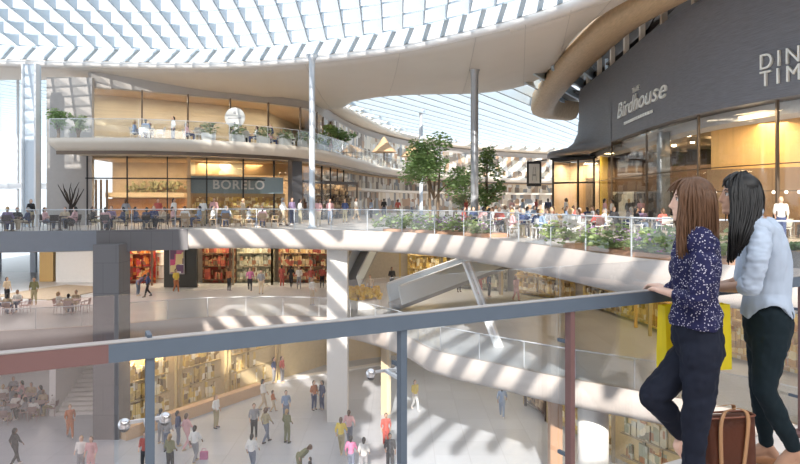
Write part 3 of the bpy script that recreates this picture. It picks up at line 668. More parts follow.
# lettering on the curved dark wall
def on_drum(y, z, off=.06):
    for a, b in zip(DRUM, DRUM[1:]):
        if a[1] <= y <= b[1]:
            t = (y-a[1])/(b[1]-a[1]); x = a[0]+(b[0]-a[0])*t; d = Vector((b[0]-a[0], b[1]-a[1], 0)).normalized(); n = Vector((-d.y, d.x, 0))
            return Vector((x, y, z))+n*off, d, n
def drum_at(px):
    best = None
    for i in range(1500, 5200):
        y = i/100; p, d, n = on_drum(y, 0, 0); e = abs(400+p.x/p.y*F-px)
        if best is None or e < best[0]: best = (e, y)
    return best[1]
def drum_text(rt, body, px_mid, py_mid, size, shear=0., sp=.62, wide=1.):
    y = drum_at(px_mid); p, d, n = on_drum(y, 0, .06); z = EYE-(py_mid-200)/F*y
    W = [sp*size*({'i':.45,'I':.5,'l':.45,'r':.7,'s':.85,'m':1.5,'M':1.35,' ':.6,'e':.95,'T':1.05,'B':1.15}.get(ch, 1.)) for ch in body]
    s = sum(W)/2                                   # reading direction is towards smaller y
    for ch, wd in zip(body, W):
        yy = y+(s-wd/2)*abs(d.y)
        q, dd, n_ = on_drum(yy, z-size*.35, .06)
        if ch != ' ':
            lo = text('letter', ch, q, size, mat('silver letters', (.78,.77,.72), .35, .2), rt, math.atan2(-dd.y, -dd.x), shear, .05); lo.scale.x = wide
        s -= wd
    return y, z
y = drum_at(640); q, d, n = on_drum(y, 8, 0)
bh = root('wall_sign', q, 'silver slanted Birdhouse lettering on the dark curved wall', 'sign')
yy, zz = drum_text(bh, 'Birdhouse', 638, 101, 1.35, .3, sp=.80, wide=1.55)
drum_text(bh, 'THE', 637, 89, .42, 0, sp=1.1, wide=1.7)
for i in range(13):
    q, d, n = on_drum(yy+2.6-i*.42, zz-.95, .05); bm = B(); box(bm, q, (.3,.05,.17), math.atan2(d.y, d.x)); mk('tagline_stroke', bm, mat('silver letters', (.7,.7,.7)), bh)
y = drum_at(806); q, d, n = on_drum(y, 6, 0)
dt = root('wall_sign', q, 'silver capital lettering DINE TIME on the dark curved wall', 'sign')
for body, zc in (('DINE', 7.05), ('TIME', 6.38)):
    W = .62; p0 = drum_at(761)
    yv = p0
    for ch in body:
        wd = {'I':.34,'M':.78,'T':.58,'E':.55,'D':.62,'N':.66}[ch]*1.0
        q, dd, n_ = on_drum(yv-wd/2*abs(d.y), zc-.33, .07)
        text('letter', ch, q, .86, mat('silver letters', (.7,.7,.7)), dt, math.atan2(-dd.y, -dd.x), 0, .05); yv -= (wd+.08)*abs(dd.y)
# ================================================================== balustrades
def balustrade(path, z, label, step=1.9, h=1.1, m=GLB, gap=.02, off=.08, start=0):
    r = root('glass_balustrade', (*path[len(path)//2], z), label, 'balustrade')
    pp = offset(path, off)
    st = walk(pp, step, start)
    for (x0, y0, a0), (x1, y1, a1) in zip(st, st[1:]):
        a, b = Vector((x0,y0,z+.06)), Vector((x1,y1,z+.06)); u = (b-a).normalized()*gap
        bm = B(); c = (a+b)/2; box(bm, c+Vector((0,0,h/2-.03)), ((b-a).length-2*gap,.018,h-.06), math.atan2(u.y, u.x)); mk('glass_panel', bm, m, r)
    bm = B(); tube(bm, [Vector((x,y,z+h+.02)) for x, y, a in st], .022, 6); mk('handrail', bm, STEEL, r)
    bm = B()
    for x, y, a in st: box(bm, (x,y,z+h/2), (.03,.03,h), a)
    o = mk('post', bm, STEEL, r); o['kind'] = 'stuff'
TV = [p for i, p in enumerate(TERR) if -24 < p[0] and not (p[1] < 10)]
balustrade(TV, 0, 'long curved glass balustrade along the terrace edge', 2.1)
MV = [p for i, p in enumerate(MIDL) if -24 < p[0] and not (p[1] < 16)]
balustrade(MV, Z1, 'long curved glass balustrade along the middle level edge', 2.1)
balustrade([p for p in BALC if p[1] < 84], Z3, 'glass balustrade along the upper balcony edge', 2.6)
# near railing
rr = root('railing', rail(0), 'near slate blue railing with glass panels that the two women lean on', 'railing')
GN = [glass('rosy reflection glass', (.96,.90,.885), .06, .5), glass('near glass hazy', (.96,.945,.94), .045, .5), GLB, glass('near glass', (.95,.96,.97), .06, .5)]  # rosy tint paints a reflection into the left panel
SS = [-2.08,-1.05,.01,1.01,2.06,3.1]
RAILR = mat('rosy reflection metal', (.17,.095,.092), .5, .0, spec=.25)  # rosy tone paints a reflection onto the rail end and two posts
for i, s in enumerate(SS):
    bm = B(); c = rail(s, .0); bar(bm, c+Vector((0,0,.0)), c+Vector((0,0,1.02)), .042, .03, up=(.885,.466,0)); box(bm, c+Vector((0,0,.012)), (.16,.09,.024), math.atan2(.466,.885))
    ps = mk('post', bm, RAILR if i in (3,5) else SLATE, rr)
    if i in (3,5): ps['label'] = 'post with painted rosy reflection'
    for z in (.25,.85)+((1.09,) if i == 1 else ()):
        bm = B(); bar(bm, c+Vector((0,0,z)), rail(s,.088)+Vector((0,0,z)), .016, .018)
        mk('clamp', bm, SLATE, ps)
bm = B(); bar(bm, rail(-1.19,0,1.05), rail(3.75,0,1.05), .055, .066); mk('handrail', bm, SLATE, rr)
bm = B(); bar(bm, rail(-3.2,0,1.05), rail(-1.19,0,1.05), .055, .066); mk('handrail', bm, RAILR, rr)['label'] = 'left end of the handrail with painted rosy reflection'
bm = B(); bar(bm, rail(-3.2,.0,1.086), rail(3.75,.0,1.086), .05, .004); mk('top_strip', bm, mat('rail top', (.36,.34,.33), .4, .3), rr)
for i, (a, b) in enumerate(((-3.2,-1.165),(-1.15,-.02),(0.0,1.01),(1.03,2.06),(2.08,3.1),(3.12,3.75))):
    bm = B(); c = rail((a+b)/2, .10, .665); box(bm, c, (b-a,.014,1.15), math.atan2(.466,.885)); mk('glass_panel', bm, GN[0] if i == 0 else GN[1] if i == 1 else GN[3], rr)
# twin ball spotlights fixed to the outside of two rail posts
for s, z, nm in ((-1.05,.73,'twin chrome ball spotlights fixed to the left rail post'),(.01,.79,'twin chrome ball spotlights fixed to the middle rail post')):
    c = rail(s, .17, z); u = Vector((.885,.466,0)); t = root('ball_spotlight', c, nm, 'spotlight')
    bm = B(); bar(bm, c-u*.07, c+u*.07, .012); bar(bm, c, rail(s,.02,z), .014); mk('arm', bm, STEEL, t)
    for q in (-1, 1):
        bm = B(); ball(bm, c+u*.075*q+Vector((0,0,-.005)), .024, 14); h = mk('lamp_head', bm, mat('chrome', (.7,.72,.75), .12, 1.), t, True)
        bm = B(); ball(bm, c+u*.075*q+Vector((0,0,-.016)), .02, 10); mk('lens', bm, DARK, h, True)
# ================================================================== furniture to copy
DW = mat('dark woven seat', (.10,.08,.08), .6, var=.3); WH = mat('white furniture', (.80,.79,.77), .5); WD = mat('wood seat', (.50,.34,.20), .5, var=.15); PK = mat('rosy furniture', (.45,.32,.30), .5)
def make_chair(m):
    r = bpy.data.objects.new('cafe_chair', None); C.objects.link(r); tag(r, None, 'chair')
    bm = B(); box(bm, (0,0,.45), (.44,.44,.045)); bmesh.ops.bevel(bm, geom=bm.edges[:], offset=.012, segments=1, affect='EDGES'); mk('seat', bm, m, r, local=True)
    bm = B(); rows = [[Vector((.22*math.sin(t), .2+.05*math.cos(t)+(.05 if z > .6 else 0), z)) for t in [(-1+k/4)*1.3 for k in range(9)]] for z in (.52,.66,.84)]
    grid(bm, rows); bmesh.ops.solidify(bm, geom=bm.faces[:], thickness=.03); mk('backrest', bm, m, r, local=True)
    for x in (-1,1):
        for y in (-1,1):
            bm = B(); tube(bm, [(x*.17,y*.17,.44),(x*.2,y*.2,0)], [.018,.013], 6); mk('leg', bm, m, r, local=True)
        bm = B(); bar(bm, (x*.2,.2,.5), (x*.19,.21,.46), .025); bar(bm, (x*.22,-.12,.66), (x*.22,.22,.68), .03); bar(bm, (x*.2,-.12,.44), (x*.22,-.12,.66), .025); mk('armrest', bm, m, r, local=True)
    return r
def make_table(m, r_=.42):
    r = bpy.data.objects.new('cafe_table', None); C.objects.link(r); tag(r, None, 'table')
    bm = B(); lathe(bm, [(r_-.02,.71),(r_,.72),(r_,.74),(r_-.02,.75)], (0,0,0), 20); mk('tabletop', bm, m, r, local=True)
    bm = B(); lathe(bm, [(.04,.02),(.03,.1),(.03,.7),(.12,.71)], (0,0,0), 8); mk('pedestal', bm, m, r, local=True)
    bm = B(); lathe(bm, [(.24,0),(.24,.02),(.05,.04)], (0,0,0), 14); mk('base', bm, m, r, local=True)
    return r
chairs = {k: make_chair(m) for k, m in (('dark',DW),('white',WH),('wooden',WD),('rosy',PK))}
tables = {k: make_table(m) for k, m in (('dark',DW),('white',WH),('wooden',WD),('rosy',PK))}
# ================================================================== small people to copy
SKIN = [mat('skin light', (.68,.45,.34), .6), mat('skin mid', (.48,.30,.21), .6), mat('skin deep', (.22,.13,.09), .6)]
HAIR = {'black': mat('hair black', (.02,.018,.018), .5), 'brown': mat('hair brown', (.13,.07,.04), .5), 'fair': mat('hair fair', (.45,.30,.15), .5), 'grey': mat('hair grey', (.35,.34,.33), .5)}
CLO = {k: mat('cloth '+k, c, .8, var=.12) for k, c in {'white':(.80,.79,.77),'grey':(.30,.30,.32),'navy':(.05,.07,.16),'black':(.03,.03,.035),'red':(.50,.12,.10),'pink':(.70,.42,.43),'blue':(.27,.36,.52),'yellow':(.80,.62,.12),'olive':(.20,.20,.10),'beige':(.58,.47,.34),'purple':(.24,.18,.30),'rust':(.48,.18,.08),'teal':(.12,.32,.34),'denim':(.16,.19,.26),'khaki':(.42,.36,.22),'magenta':(.58,.20,.36)}.items()}
def person_proto(pose):
    r = bpy.data.objects.new('person', None); C.objects.link(r); tag(r, None, 'person')
    s = pose == 'sit'; w = pose == 'walk'; b = pose == 'bend'
    def T(x, y, z):                                # upper body position for the pose
        if s: return Vector((x, y+.02, z-.46))
        if b and z > .9:
            a = .85; return Vector((x, y*math.cos(a)-(z-.9)*math.sin(a), .9+(z-.9)*math.cos(a)-y*math.sin(a)*0))
        return Vector((x, y, z))
    arm = {'stand': (((.23,.03,1.13),(.22,-.10,.90)),((-.23,.02,1.13),(-.20,-.16,1.02))), 'walk': (((.23,.10,1.14),(.22,.05,.90)),((-.23,-.08,1.15),(-.21,-.24,.98))),
           'sit': (((.24,-.06,1.15),(.14,-.30,1.18)),((-.25,-.04,1.13),(-.16,-.28,1.20))), 'bend': (((.22,-.06,1.12),(.16,-.12,.9)),((-.22,-.06,1.12),(-.16,-.1,.88)))}[pose]
    if s: leg = (((.10,-.42,.50),(.11,-.38,.09)),((-.10,-.43,.50),(-.12,-.46,.09)))
    elif w: leg = (((.09,-.12,.50),(.09,-.22,.09)),((-.09,-.02,.49),(-.09,.24,.13)))
    else: leg = (((.10,-.02,.50),(.11,.02,.09)),((-.10,-.03,.50),(-.11,.0,.09)))
    hz = .50 if s else .92
    bm = B()
    ball(bm, T(0,-.01,1.58), (.078,.098,.118), 12); ball(bm, T(0,-.105,1.565), (.016,.02,.022), 6)          # head and nose
    for q in (-1, 1): ball(bm, T(q*.078,.0,1.57), (.012,.02,.03), 6)
    limb(bm, [(T(0,0,1.46),.05),(T(0,.01,1.36),.055)], 8)
    limb(bm, [(T(0,0,1.28),.13),(T(0,0,1.05),.12),(Vector((0,0,hz+.02)),.13)], 10)
    for q, (e, h) in zip((1,-1), arm):
        limb(bm, [(T(q*.17,0,1.38),.052),(T(*e),.040),(T(*h),.028),(T(h[0]*.97,h[1]-.03,h[2]-.08),.034)], 8)
    for q, (k, a) in zip((1,-1), leg):
        limb(bm, [(Vector((q*.09,0,hz)),.08),(Vector(k),.058),(Vector(a),.036),(Vector((a[0],a[1]-.13,a[2]-.05)),.032)], 8)
    mk('body', fuse(bm, .022, 3), SKIN[0], r, True, local=True)
    bm = B()
    limb(bm, [(T(0,0,1.33),.125),(T(0,0,1.18),.14),(T(0,0,1.05),.13),(T(0,0,.96),.145)], 12)
    for q, (e, h) in zip((1,-1), arm):
        limb(bm, [(T(0,0,1.36),.07),(T(q*.165,0,1.375),.066),(T(*e),.055),(T(*e).lerp(T(*h),.45),.046)], 8)
    mk('top', fuse(bm, .024, 2), CLO['white'], r, True, local=True)
    bm = B(); limb(bm, [(Vector((0,0,hz+.06)),.13),(Vector((0,0,hz-.01)),.15)], 10)
    for q, (k, a) in zip((1,-1), leg): limb(bm, [(Vector((q*.085,0,hz-.02)),.1),(Vector(k),.074),(Vector(k).lerp(Vector(a),.92),.056)], 8)
    mk('trousers', fuse(bm, .024, 2), CLO['denim'], r, True, local=True)
    bm = B(); ball(bm, T(0,.02,1.60), (.09,.1,.115), 10); limb(bm, [(T(0,.06,1.58),.08),(T(0,.075,1.47),.055)], 8)
    mk('hair', fuse(bm, .02, 2), HAIR['black'], r, True, local=True)
    for k, a in leg:
        bm = B(); limb(bm, [(Vector((a[0],a[1]+.02,a[2]-.045)),.045),(Vector((a[0],a[1]-.14,a[2]-.052)),.04)], 8)
        mk('shoe', fuse(bm, .02, 1), CLO['black'], r, True, local=True)
    return r
protos = {p: person_proto(p) for p in ('stand','walk','sit','bend')}
USED = [0]
def person(pose, loc, rz, top, trousers, hair, label, group=None, scale=1., skin=None):
    sk = SKIN[skin if skin is not None else random.choice((0,0,0,1,1,2))]
    return dup(protos[pose], loc, rz, label, group, scale*random.uniform(.97,1.03), {'body': sk, 'top': CLO[top], 'trousers': CLO[trousers], 'hair': HAIR[hair], 'shoe': CLO[random.choice(('black','white','beige','grey'))]})
TOPS = ['white','white','white','beige','grey','grey','navy','black','red','pink','blue','beige','purple','white','teal','olive','rust']
BOTS = ['denim','black','grey','beige','navy','khaki']
HRS = ['black','brown','black','brown','fair','grey']
def side(dx, dy):
    if abs(dy) > abs(dx): return 'near side' if dy < 0 else 'far side'
    return 'left side' if dx < 0 else 'right side'
def cafe(x, y, z, style, where, n=3, chair_group='cafe chairs', people_group='seated visitors', tops=None, spin=0., nch=4):
    dup(tables[style], (x,y,z), random.random(), '%s round cafe table %s' % (style, where), 'cafe tables')
    angs = [-math.pi/2+.25, math.pi/2+.2, math.pi+.1, .1][:nch]
    taken = random.sample(range(nch), min(n, nch))
    for i, a in enumerate(angs):
        a += spin; dx, dy = math.cos(a), math.sin(a); px, py = x+dx*.74, y+dy*.74
        rz = math.atan2(dy, dx)-math.pi/2
        sd = side(math.cos(angs[i]), math.sin(angs[i]))
        dup(chairs[style], (px,py,z), rz, '%s chair, %s of table %s' % (style, sd, where), chair_group)
        if i in taken:
            t, b, h = random.choice(tops or TOPS), random.choice(BOTS), random.choice(HRS)
            person('sit', (px,py,z), rz, t, b, h, 'seated person in %s, %s of table %s' % (t, sd, where), people_group)
ORD = ['leftmost','second from left','third from left','fourth from left','fifth from left','sixth from left']
for i, (px, Y) in enumerate(((12,32.2),(60,32.8),(108,33.2),(150,34.0))):
    cafe(*XY(px,Y), 0, 'dark', ['at the far left behind the terrace glass','in front of the tall blue pier','above the grey pier','right of the grey pier behind the glass'][i], 4 if i != 1 else 3, 'dark terrace chairs', 'people seated on the left terrace', ['grey','navy','black','pink','purple','grey','beige'], spin=random.uniform(-.2,.2))
for i, (px, Y) in enumerate(((186,36.6),(226,37.2),(262,36.6))):
    cafe(*XY(px,Y), 0, 'wooden', ['left in front of the teal sign','below the middle of the teal sign','left of the slender steel column'][i], 3, 'wooden terrace chairs', 'people seated below the teal sign', ['white','pink','white','blue','beige'])
for i, (px, Y) in enumerate(((478,33),(505,30),(530,26.5),(560,25.5),(588,28),(500,40),(540,37),(580,36))):
    cafe(*XY(px,Y), 0, 'white', ['beside the planting bed','right of the planting bed','left at the terrace curve','at the terrace curve below the entrance box','right at the terrace curve','behind, left of the hanging sign','below the hanging sign','in front of the entrance box'][i], 4, 'white terrace chairs', 'people seated near the entrance box', ['white','red','white','blue','pink','grey','navy'])
for i, (px, Y) in enumerate(((622,32),(652,29),(676,34),(768,26),(794,26))):
    cafe(*XY(px,Y), 0, 'white', ['before the black and white wall art','left of the brown haired woman','just behind the brown haired woman','right of the dark haired woman','at the far right before tan wall'][i], 3, 'white terrace chairs', 'people seated before the curved glass front', ['black','white','red','grey','purple'])
def crowd(spots, z, where, group, tops, poses=('stand','walk','stand'), face=None):
    for i, (px, Y) in enumerate(spots):
        x, y = XY(px, Y); t, b, h = tops[i % len(tops)], random.choice(BOTS), random.choice(HRS)
        while '%s haired person in %s and %s %s' % (h, t, b, where) in LABELS: b, h = random.choice(BOTS), random.choice(HRS)
        person(random.choice(poses), (x,y,z), face if face is not None else random.uniform(0,6.28), t, b, h, '%s haired person in %s and %s %s' % (h, t, b, where), group)
crowd([(31,36),(126,37.5),(158,38),(174,37),(203,38.6),(214,39.3),(243,38),(283,38.5),(292,40)], 0, 'standing on the left terrace before the shops', 'people standing on the left terrace', ['black','grey','red','white','white','pink','beige','white','purple'])
crowd([(300,42),(318,37),(329,47),(345,44),(356,50),(371,52),(384,58),(398,55),(412,60),(330,40)], 0, 'on the terrace between column and trees', 'people in the middle of the terrace', ['white','pink','grey','navy','white','blue','black','red'])
crowd([(455,52),(466,48),(486,46),(497,50),(512,52),(523,47),(536,60),(548,46),(447,60),(566,43)], 0, 'on the terrace near the entrance box', 'people standing near the entrance box', ['white','red','black','white','pink','blue','red','navy','white'])
crowd([(612,38),(629,40),(641,36),(661,38),(668,42),(690,36),(742,27),(756,25),(781,23.5),(635,44),(605,36)], 0, 'before the curved glass restaurant front', 'people standing before the curved glass front', ['white','black','pink','grey','red','white','black','purple'])
# upper balcony
bw = walk(offset(BALC, 1.7), 1.0)
for i, k in enumerate((5,8,11,14,17,21,25)):
    x, y, a = bw[k]
    cafe(x, y, Z3, 'white', 'on the balcony, %s' % ['leftmost','second from left','third from left','left of round sign','under round sign','right of round sign','by balcony greenery'][i], 3, 'white balcony chairs', 'people seated on the upper balcony', ['white','grey','white','beige','pink','blue'])
for i, k in enumerate((6,10,13,16,19,22)):
    x, y, a = walk(offset(BALC, 2.9), 1.0)[k]
    t = ['white','grey','navy','white','pink','white','blue','white'][i]
    h, b = ['black','brown','fair','grey','brown','black'][i], ['denim','black','beige','navy','khaki','grey'][i]
    person('stand', (x,y,Z3), random.uniform(-1,1), t, b, h, '%s haired person in %s and %s standing on the upper balcony before the windows' % (h, t, b), 'people standing on the upper balcony')
# middle level
def one(pose, px, py, z, rz, top, trousers, hair, label, scale=1., Y=None):
    x, y = XY(px, Y) if Y else G(px, py, z)
    return person(pose, (x,y,z), rz, top, trousers, hair, label, None, scale)
M = Z1
one('stand', 7, 303, M, 1.2, 'beige','black','black', 'man in pale shirt and black trousers standing at the far left of middle level')
one('stand', 34, 305, M, .3, 'olive','khaki','black', 'man in olive clothes standing alone before the bright middle level windows')
for i, (px, Y) in enumerate(((12,36.3),(72,36.5))):
    cafe(*XY(px,Y), M, 'rosy', ['at far left of middle level','left of the grey pier on middle level'][i], 3, 'rosy middle level chairs', 'people seated on the middle level', ['pink','beige','white'])
one('bend', 138, 296, M, 1.4, 'purple','denim','black', 'stooping person in purple before the red shop', 1.0)
one('walk', 148, 297, M, -1.0, 'navy','black','brown', 'person in navy walking past the red shop')
one('walk', 176, 293, M, .8, 'yellow','rust','black', 'person in yellow top below the framed poster')
one('stand', 229, 291, M, 2.5, 'rust','black','brown', 'person in rust top beside the dark red clothes shop')
one('walk', 250, 292, M, .2, 'magenta','black','black', 'woman in magenta top walking before the sage shop')
one('stand', 261, 294, M, .2, 'grey','beige','brown', 'person in grey top beside the woman in magenta')
one('stand', 282, 287, M, 3.0, 'red','red','black', 'person in red standing inside the brown shop, left one')
one('walk', 291, 288, M, 3.0, 'black','black','black', 'person in black standing inside the brown shop')
one('stand', 299, 289, M, 0, 'white','grey','fair', 'person in white top standing before the brown shop')
one('walk', 311, 290, M, 0, 'red','grey','black', 'woman in red top walking left of the white pier')
one('stand', 322, 288, M, 0, 'red','black','brown', 'woman in red close beside the white pier')
one('stand', 312, 305, M, 1, 'white','beige','fair', 'person in white at the middle level glass edge')
one('walk', 370, 300, M, 0, 'beige','grey','brown', 'person in beige walking by the yellow display')
one('stand', 392, 291, M, .4, 'black','black','black', 'person in black standing left of the glass sided ramp')
one('stand', 459, 292, M, .4, 'black','black','black', 'person in black standing before the golden shop behind the ramp')
one('stand', 480, 295, M, .4, 'red','red','brown', 'person in red right of the slanted white strut')
one('walk', 516, 301, M, .4, 'pink','pink','brown', 'woman in pink walking before the striped fascia shops')
one('stand', 489, 297, M, 1, 'navy','black','black', 'person in navy top behind the slanted white strut')
# ground floor
Q = Z0
def g(pose, px, feet, rz, top, tr, hair, label, scale=1.): return one(pose, px, feet, Q, rz, top, tr, hair, label, scale)
g('walk', 15, 466, 2.6, 'black','black','black', 'person in black walking across the ground floor at far left')
g('walk', 70, 438, .6, 'rust','rust','fair', 'woman in orange dress walking left of the grey pier')
g('stand', 81, 474, 0, 'white','grey','fair', 'person in white top at the bottom edge left of the grey pier')
g('stand', 91, 476, 0, 'pink','pink','brown', 'person in pink at the bottom edge left of the grey pier')
g('stand', 145, 472, 0, 'red','black','black', 'dark haired person left of the left rail post')
g('stand', 161, 444, 2.9, 'grey','grey','black', 'person in grey right of the left rail post')
g('stand', 167, 452, 2.9, 'grey','denim','brown', 'person in grey and denim nearer beside the left rail post')
g('stand', 178, 446, 2.0, 'navy','denim','black', 'person in navy standing left of the woman in pink')
g('walk', 187, 450, 2.4, 'pink','pink','brown', 'woman in pink dress right of the left rail post')
g('walk', 195, 463, 2.8, 'white','grey','black', 'person in white shirt carrying a red bag')
g('stand', 170, 474, 2.8, 'olive','black','fair', 'fair haired person at the bottom edge beside the left rail post')
g('stand', 216, 428, 1.2, 'white','khaki','fair', 'person in white top and khaki trousers below the gold shops')
g('walk', 254, 438, .3, 'grey','black','brown', 'person in grey patterned top walking in mid floor')
g('walk', 266, 443, 2.4, 'khaki','denim','brown', 'person in khaki top walking beside the grey patterned one')
g('walk', 263, 410, 1.9, 'white','beige','black', 'man in white shirt pushing along behind a child')
g('walk', 273, 412, 1.9, 'rust','beige','brown', 'small child in rust top before the man in white', .72)
g('walk', 286, 422, .3, 'blue','denim','black', 'person in blue walking in the middle of the floor')
g('stand', 287, 443, 2.6, 'olive','olive','fair', 'person in olive coat with a bag on the ground floor')
g('stand', 274, 383, 1.2, 'navy','grey','black', 'person in navy before the pale gold wall')
g('stand', 282, 383, 1.2, 'red','grey','brown', 'person in red before the pale gold wall')
g('walk', 240, 386, 1.2, 'pink','grey','brown', 'person in pink at the gold windows, left one')
g('stand', 245, 389, 1.2, 'grey','grey','brown', 'person in grey at the gold windows beside the pink one')
g('walk', 252, 472, 2.8, 'white','denim','black', 'person in pale blue white shirt with shoulder bag at the bottom')
g('bend', 299, 478, 1.3, 'olive','olive','brown', 'adult in olive stooping towards a child at the bottom edge')
g('stand', 310, 482, -1.6, 'black','black','black', 'child in black facing the stooping adult', .62)
g('stand', 314, 410, .8, 'rust','navy','brown', 'person in rust top left of the white pier foot')
g('stand', 322, 410, -.8, 'navy','navy','black', 'person in navy close to the white pier foot')
g('walk', 341, 454, 2.9, 'yellow','khaki','brown', 'woman in yellow top walking right of the white pier')
g('walk', 349, 446, 2.9, 'pink','denim','brown', 'person in pink behind the woman in yellow')
g('walk', 351, 474, 2.9, 'magenta','denim','black', 'woman in magenta top at the bottom edge')
g('stand', 364, 476, 2.9, 'white','grey','black', 'person in white top right of the woman in magenta')
g('walk', 386, 448, .1, 'red','red','black', 'woman in long red dress left of the middle rail post')
g('stand', 390, 472, .1, 'black','black','black', 'person in black at the bottom beside the middle rail post')
g('walk', 415, 410, .5, 'yellow','white','brown', 'woman in yellow jacket right of the middle rail post')
g('walk', 502, 418, 2.9, 'blue','blue','black', 'person in long blue coat alone on the shaded floor')
g('stand', 558, 452, 1.4, 'white','khaki','black', 'woman in white top standing by the copper post with pink bag')
g('stand', 633, 462, .9, 'white','red','brown', 'person in white top at the pale shop window left of the front woman')
bm = B(); x, y = G(204,459,Z0); box(bm, (x,y,Z0+.42), (.34,.16,.34)); hb = tag(mk('shopping_bag', bm, CLO['magenta']), 'red shopping bag beside the person in white shirt', 'bag')
bm = B(); tube(bm, [(x-.1,y,Z0+.59),(x-.08,y,Z0+.72),(x+.08,y,Z0+.72),(x+.1,y,Z0+.59)], .012, 5); mk('handle', bm, CLO['magenta'], hb, local=True)
hb.location.z -= .25
for i, (px, py) in enumerate(((8,402),(26,408),(10,420),(38,416))):
    x, y = G(px, py, Z0)
    cafe(x, y, Z0, 'rosy', 'on ground floor, %s' % ['farthest left','left of stairs','nearest corner','close to stairs'][i], 4, 'rosy ground floor chairs', 'people seated on the ground floor', ['beige','white','pink','grey'])
# pale stairs on the ground floor
stx = root('staircase', (*G(70,412,Z0),Z0), 'pale straight stairs behind the grey pier on the ground floor', 'stairs')
bm = B()
x0, y0 = G(52,416,Z0)
for i in range(14):
    box(bm, (x0+2.6+.0*i, y0+i*.3+.15, Z0+(i+1)*.16/1.), (5.2,.3,(i+1)*.32)) if False else prism(bm, [(x0+.2,y0+i*.32),(x0+4.6,y0+i*.32+.6),(x0+4.6,y0+i*.32+.92),(x0+.2,y0+i*.32+.32)], Z0, Z0+(i+1)*.17)
mk('steps', bm, mat('pale steps', (.72,.70,.67), .5), stx)
bm = B(); prism(bm, [(x0-.15,y0),(x0+.2,y0),(x0+.2,y0+4.6),(x0-.15,y0+4.6)], Z0, Z0+3.0); mk('side_wall', bm, mat('pale stair wall', (.74,.72,.70), .5), stx)
# glass sided ramp and yellow display on the middle level
rp = root('moving_ramp', P(402,309,35), 'glass sided moving ramp with blue white sides on the middle level', 'moving ramp')
a, b = P(400,309,36.5), P(520,263,42); u = (b-a).normalized(); nn = Vector((-u.y, u.x, 0)).normalized()
bm = B(); bar(bm, a+nn*.6+Vector((0,0,.1)), b+nn*.6+Vector((0,0,.1)), 1.2, .3); mk('tread_belt', bm, mat('tread', (.3,.31,.33), .5, .3), rp)
for s in (0, 1.3):
    bm = B(); bar(bm, a+nn*s+Vector((0,0,.75)), b+nn*s+Vector((0,0,.75)), .04, 1.1); mk('glass_side', bm, mat('frosted blue side', (.74,.81,.88), .15), rp)
    bm = B(); bar(bm, a+nn*s+Vector((0,0,1.35)), b+nn*s+Vector((0,0,1.35)), .1, .12); mk('handrail', bm, mat('white metal', (.8,.82,.84), .4), rp)
x, y = G(362,292,Z1)
es = root('escalator', P(352,289,42), 'grey escalator rising behind the yellow display', 'escalator')
a, b = P(349,292,43.0), P(372,246,47)
bm = B(); bar(bm, a, b, 1.1, .5); mk('steps', bm, mat('tread', (.3,.31,.33), .5, .3), es)
for s in (-.6,.6):
    bm = B(); bar(bm, a+Vector((s,0,.7)), b+Vector((s,0,.7)), .05, .9); mk('glass_side', bm, mat('frosted blue side', (.74,.81,.88), .15), es)
    bm = B(); bar(bm, a+Vector((s,0,1.2)), b+Vector((s,0,1.2)), .1, .1); mk('handrail', bm, STEEL, es)
ds = root('display_stand', (*XY(362,38.5),Z1), 'yellow flower display stand right of the white pier on middle level', 'display')
x, y = XY(362,38.5)
bm = B(); lathe(bm, [(1.1,Z1),(1.1,Z1+.5),(1.0,Z1+.55)], (x,y,0), 20); mk('base', bm, WHITE, ds)
bm = B()
for i in range(150):
    a_ = random.random()*6.28; r_ = random.random()**.5*1.15; box(bm, (x+r_*math.cos(a_), y+r_*math.sin(a_), Z1+.55+random.random()*.6), (.2,.2,.2), random.random()*3)
o = mk('flowers', bm, mat('amber flowers', (.82,.50,.06), .6, var=.4, scale=4), ds); o['kind'] = 'stuff'
# ================================================================== plants
def leafcloud(bm, blobs, n, size):
    for i in range(n):
        c, r = random.choice(blobs); v = Vector((random.gauss(0,1),random.gauss(0,1),random.gauss(0,1))).normalized()*(random.random()**.4)
        p = Vector(c)+Vector((v.x*r[0],v.y*r[1],v.z*r[2])); e = Matrix.Rotation(random.random()*6.28,3,'Z')@Matrix.Rotation(random.uniform(-1.2,1.2),3,'X')
        s = size*random.uniform(.6,1.3)
        bm.faces.new([bm.verts.new(p+e@Vector(q)) for q in ((-.5*s,0,0),(0,-.32*s,.08*s),(.5*s,0,0),(0,.32*s,.08*s))])
def tree(x, y, z, h, w, label, n=2600, m=LEAF, trunks=1, bare=.32, size=.22):
    r = root('tree', (x,y,z), label, 'tree')
    blobs = []
    for i in range(13):
        t = random.uniform(bare+.1,.95); rr = w*.5*(1-abs(t-.6)*1.2)
        a_ = random.random()*6.28; d = random.uniform(.1,.85)*rr
        blobs.append(((x+d*math.cos(a_), y+d*math.sin(a_), z+h*t), (w*.21,w*.21,h*.13)))
    bm = B()
    for k in range(trunks):
        ox = (k-(trunks-1)/2)*.9
        tube(bm, [(x+ox*.5,y,z),(x+ox*.6,y+.1,z+h*.3),(x+ox*.8,y,z+h*.6),(x+ox*.9,y,z+h*.85)], [.10,.085,.06,.02], 8)
    for c, rr in blobs[:8]:
        tube(bm, [(x,y,z+h*bare),(Vector((x,y,z+h*(bare+.1)))+Vector(c))/2,c], [.05,.035,.015], 5)
    mk('trunk', bm, BARK, r)
    bm = B(); leafcloud(bm, blobs, n, size); mk('foliage', bm, m, r)
tree(*XY(434,40), .0, 5.6, 4.6, 'tall green tree with two thin trunks beside the planting bed', 3400, LEAF, 2, .3, .26)
tree(*XY(487,46), .0, 5.6, 3.0, 'smaller dark green tree behind the grey steel column', 2000, LEAF, 1, .2, .26)
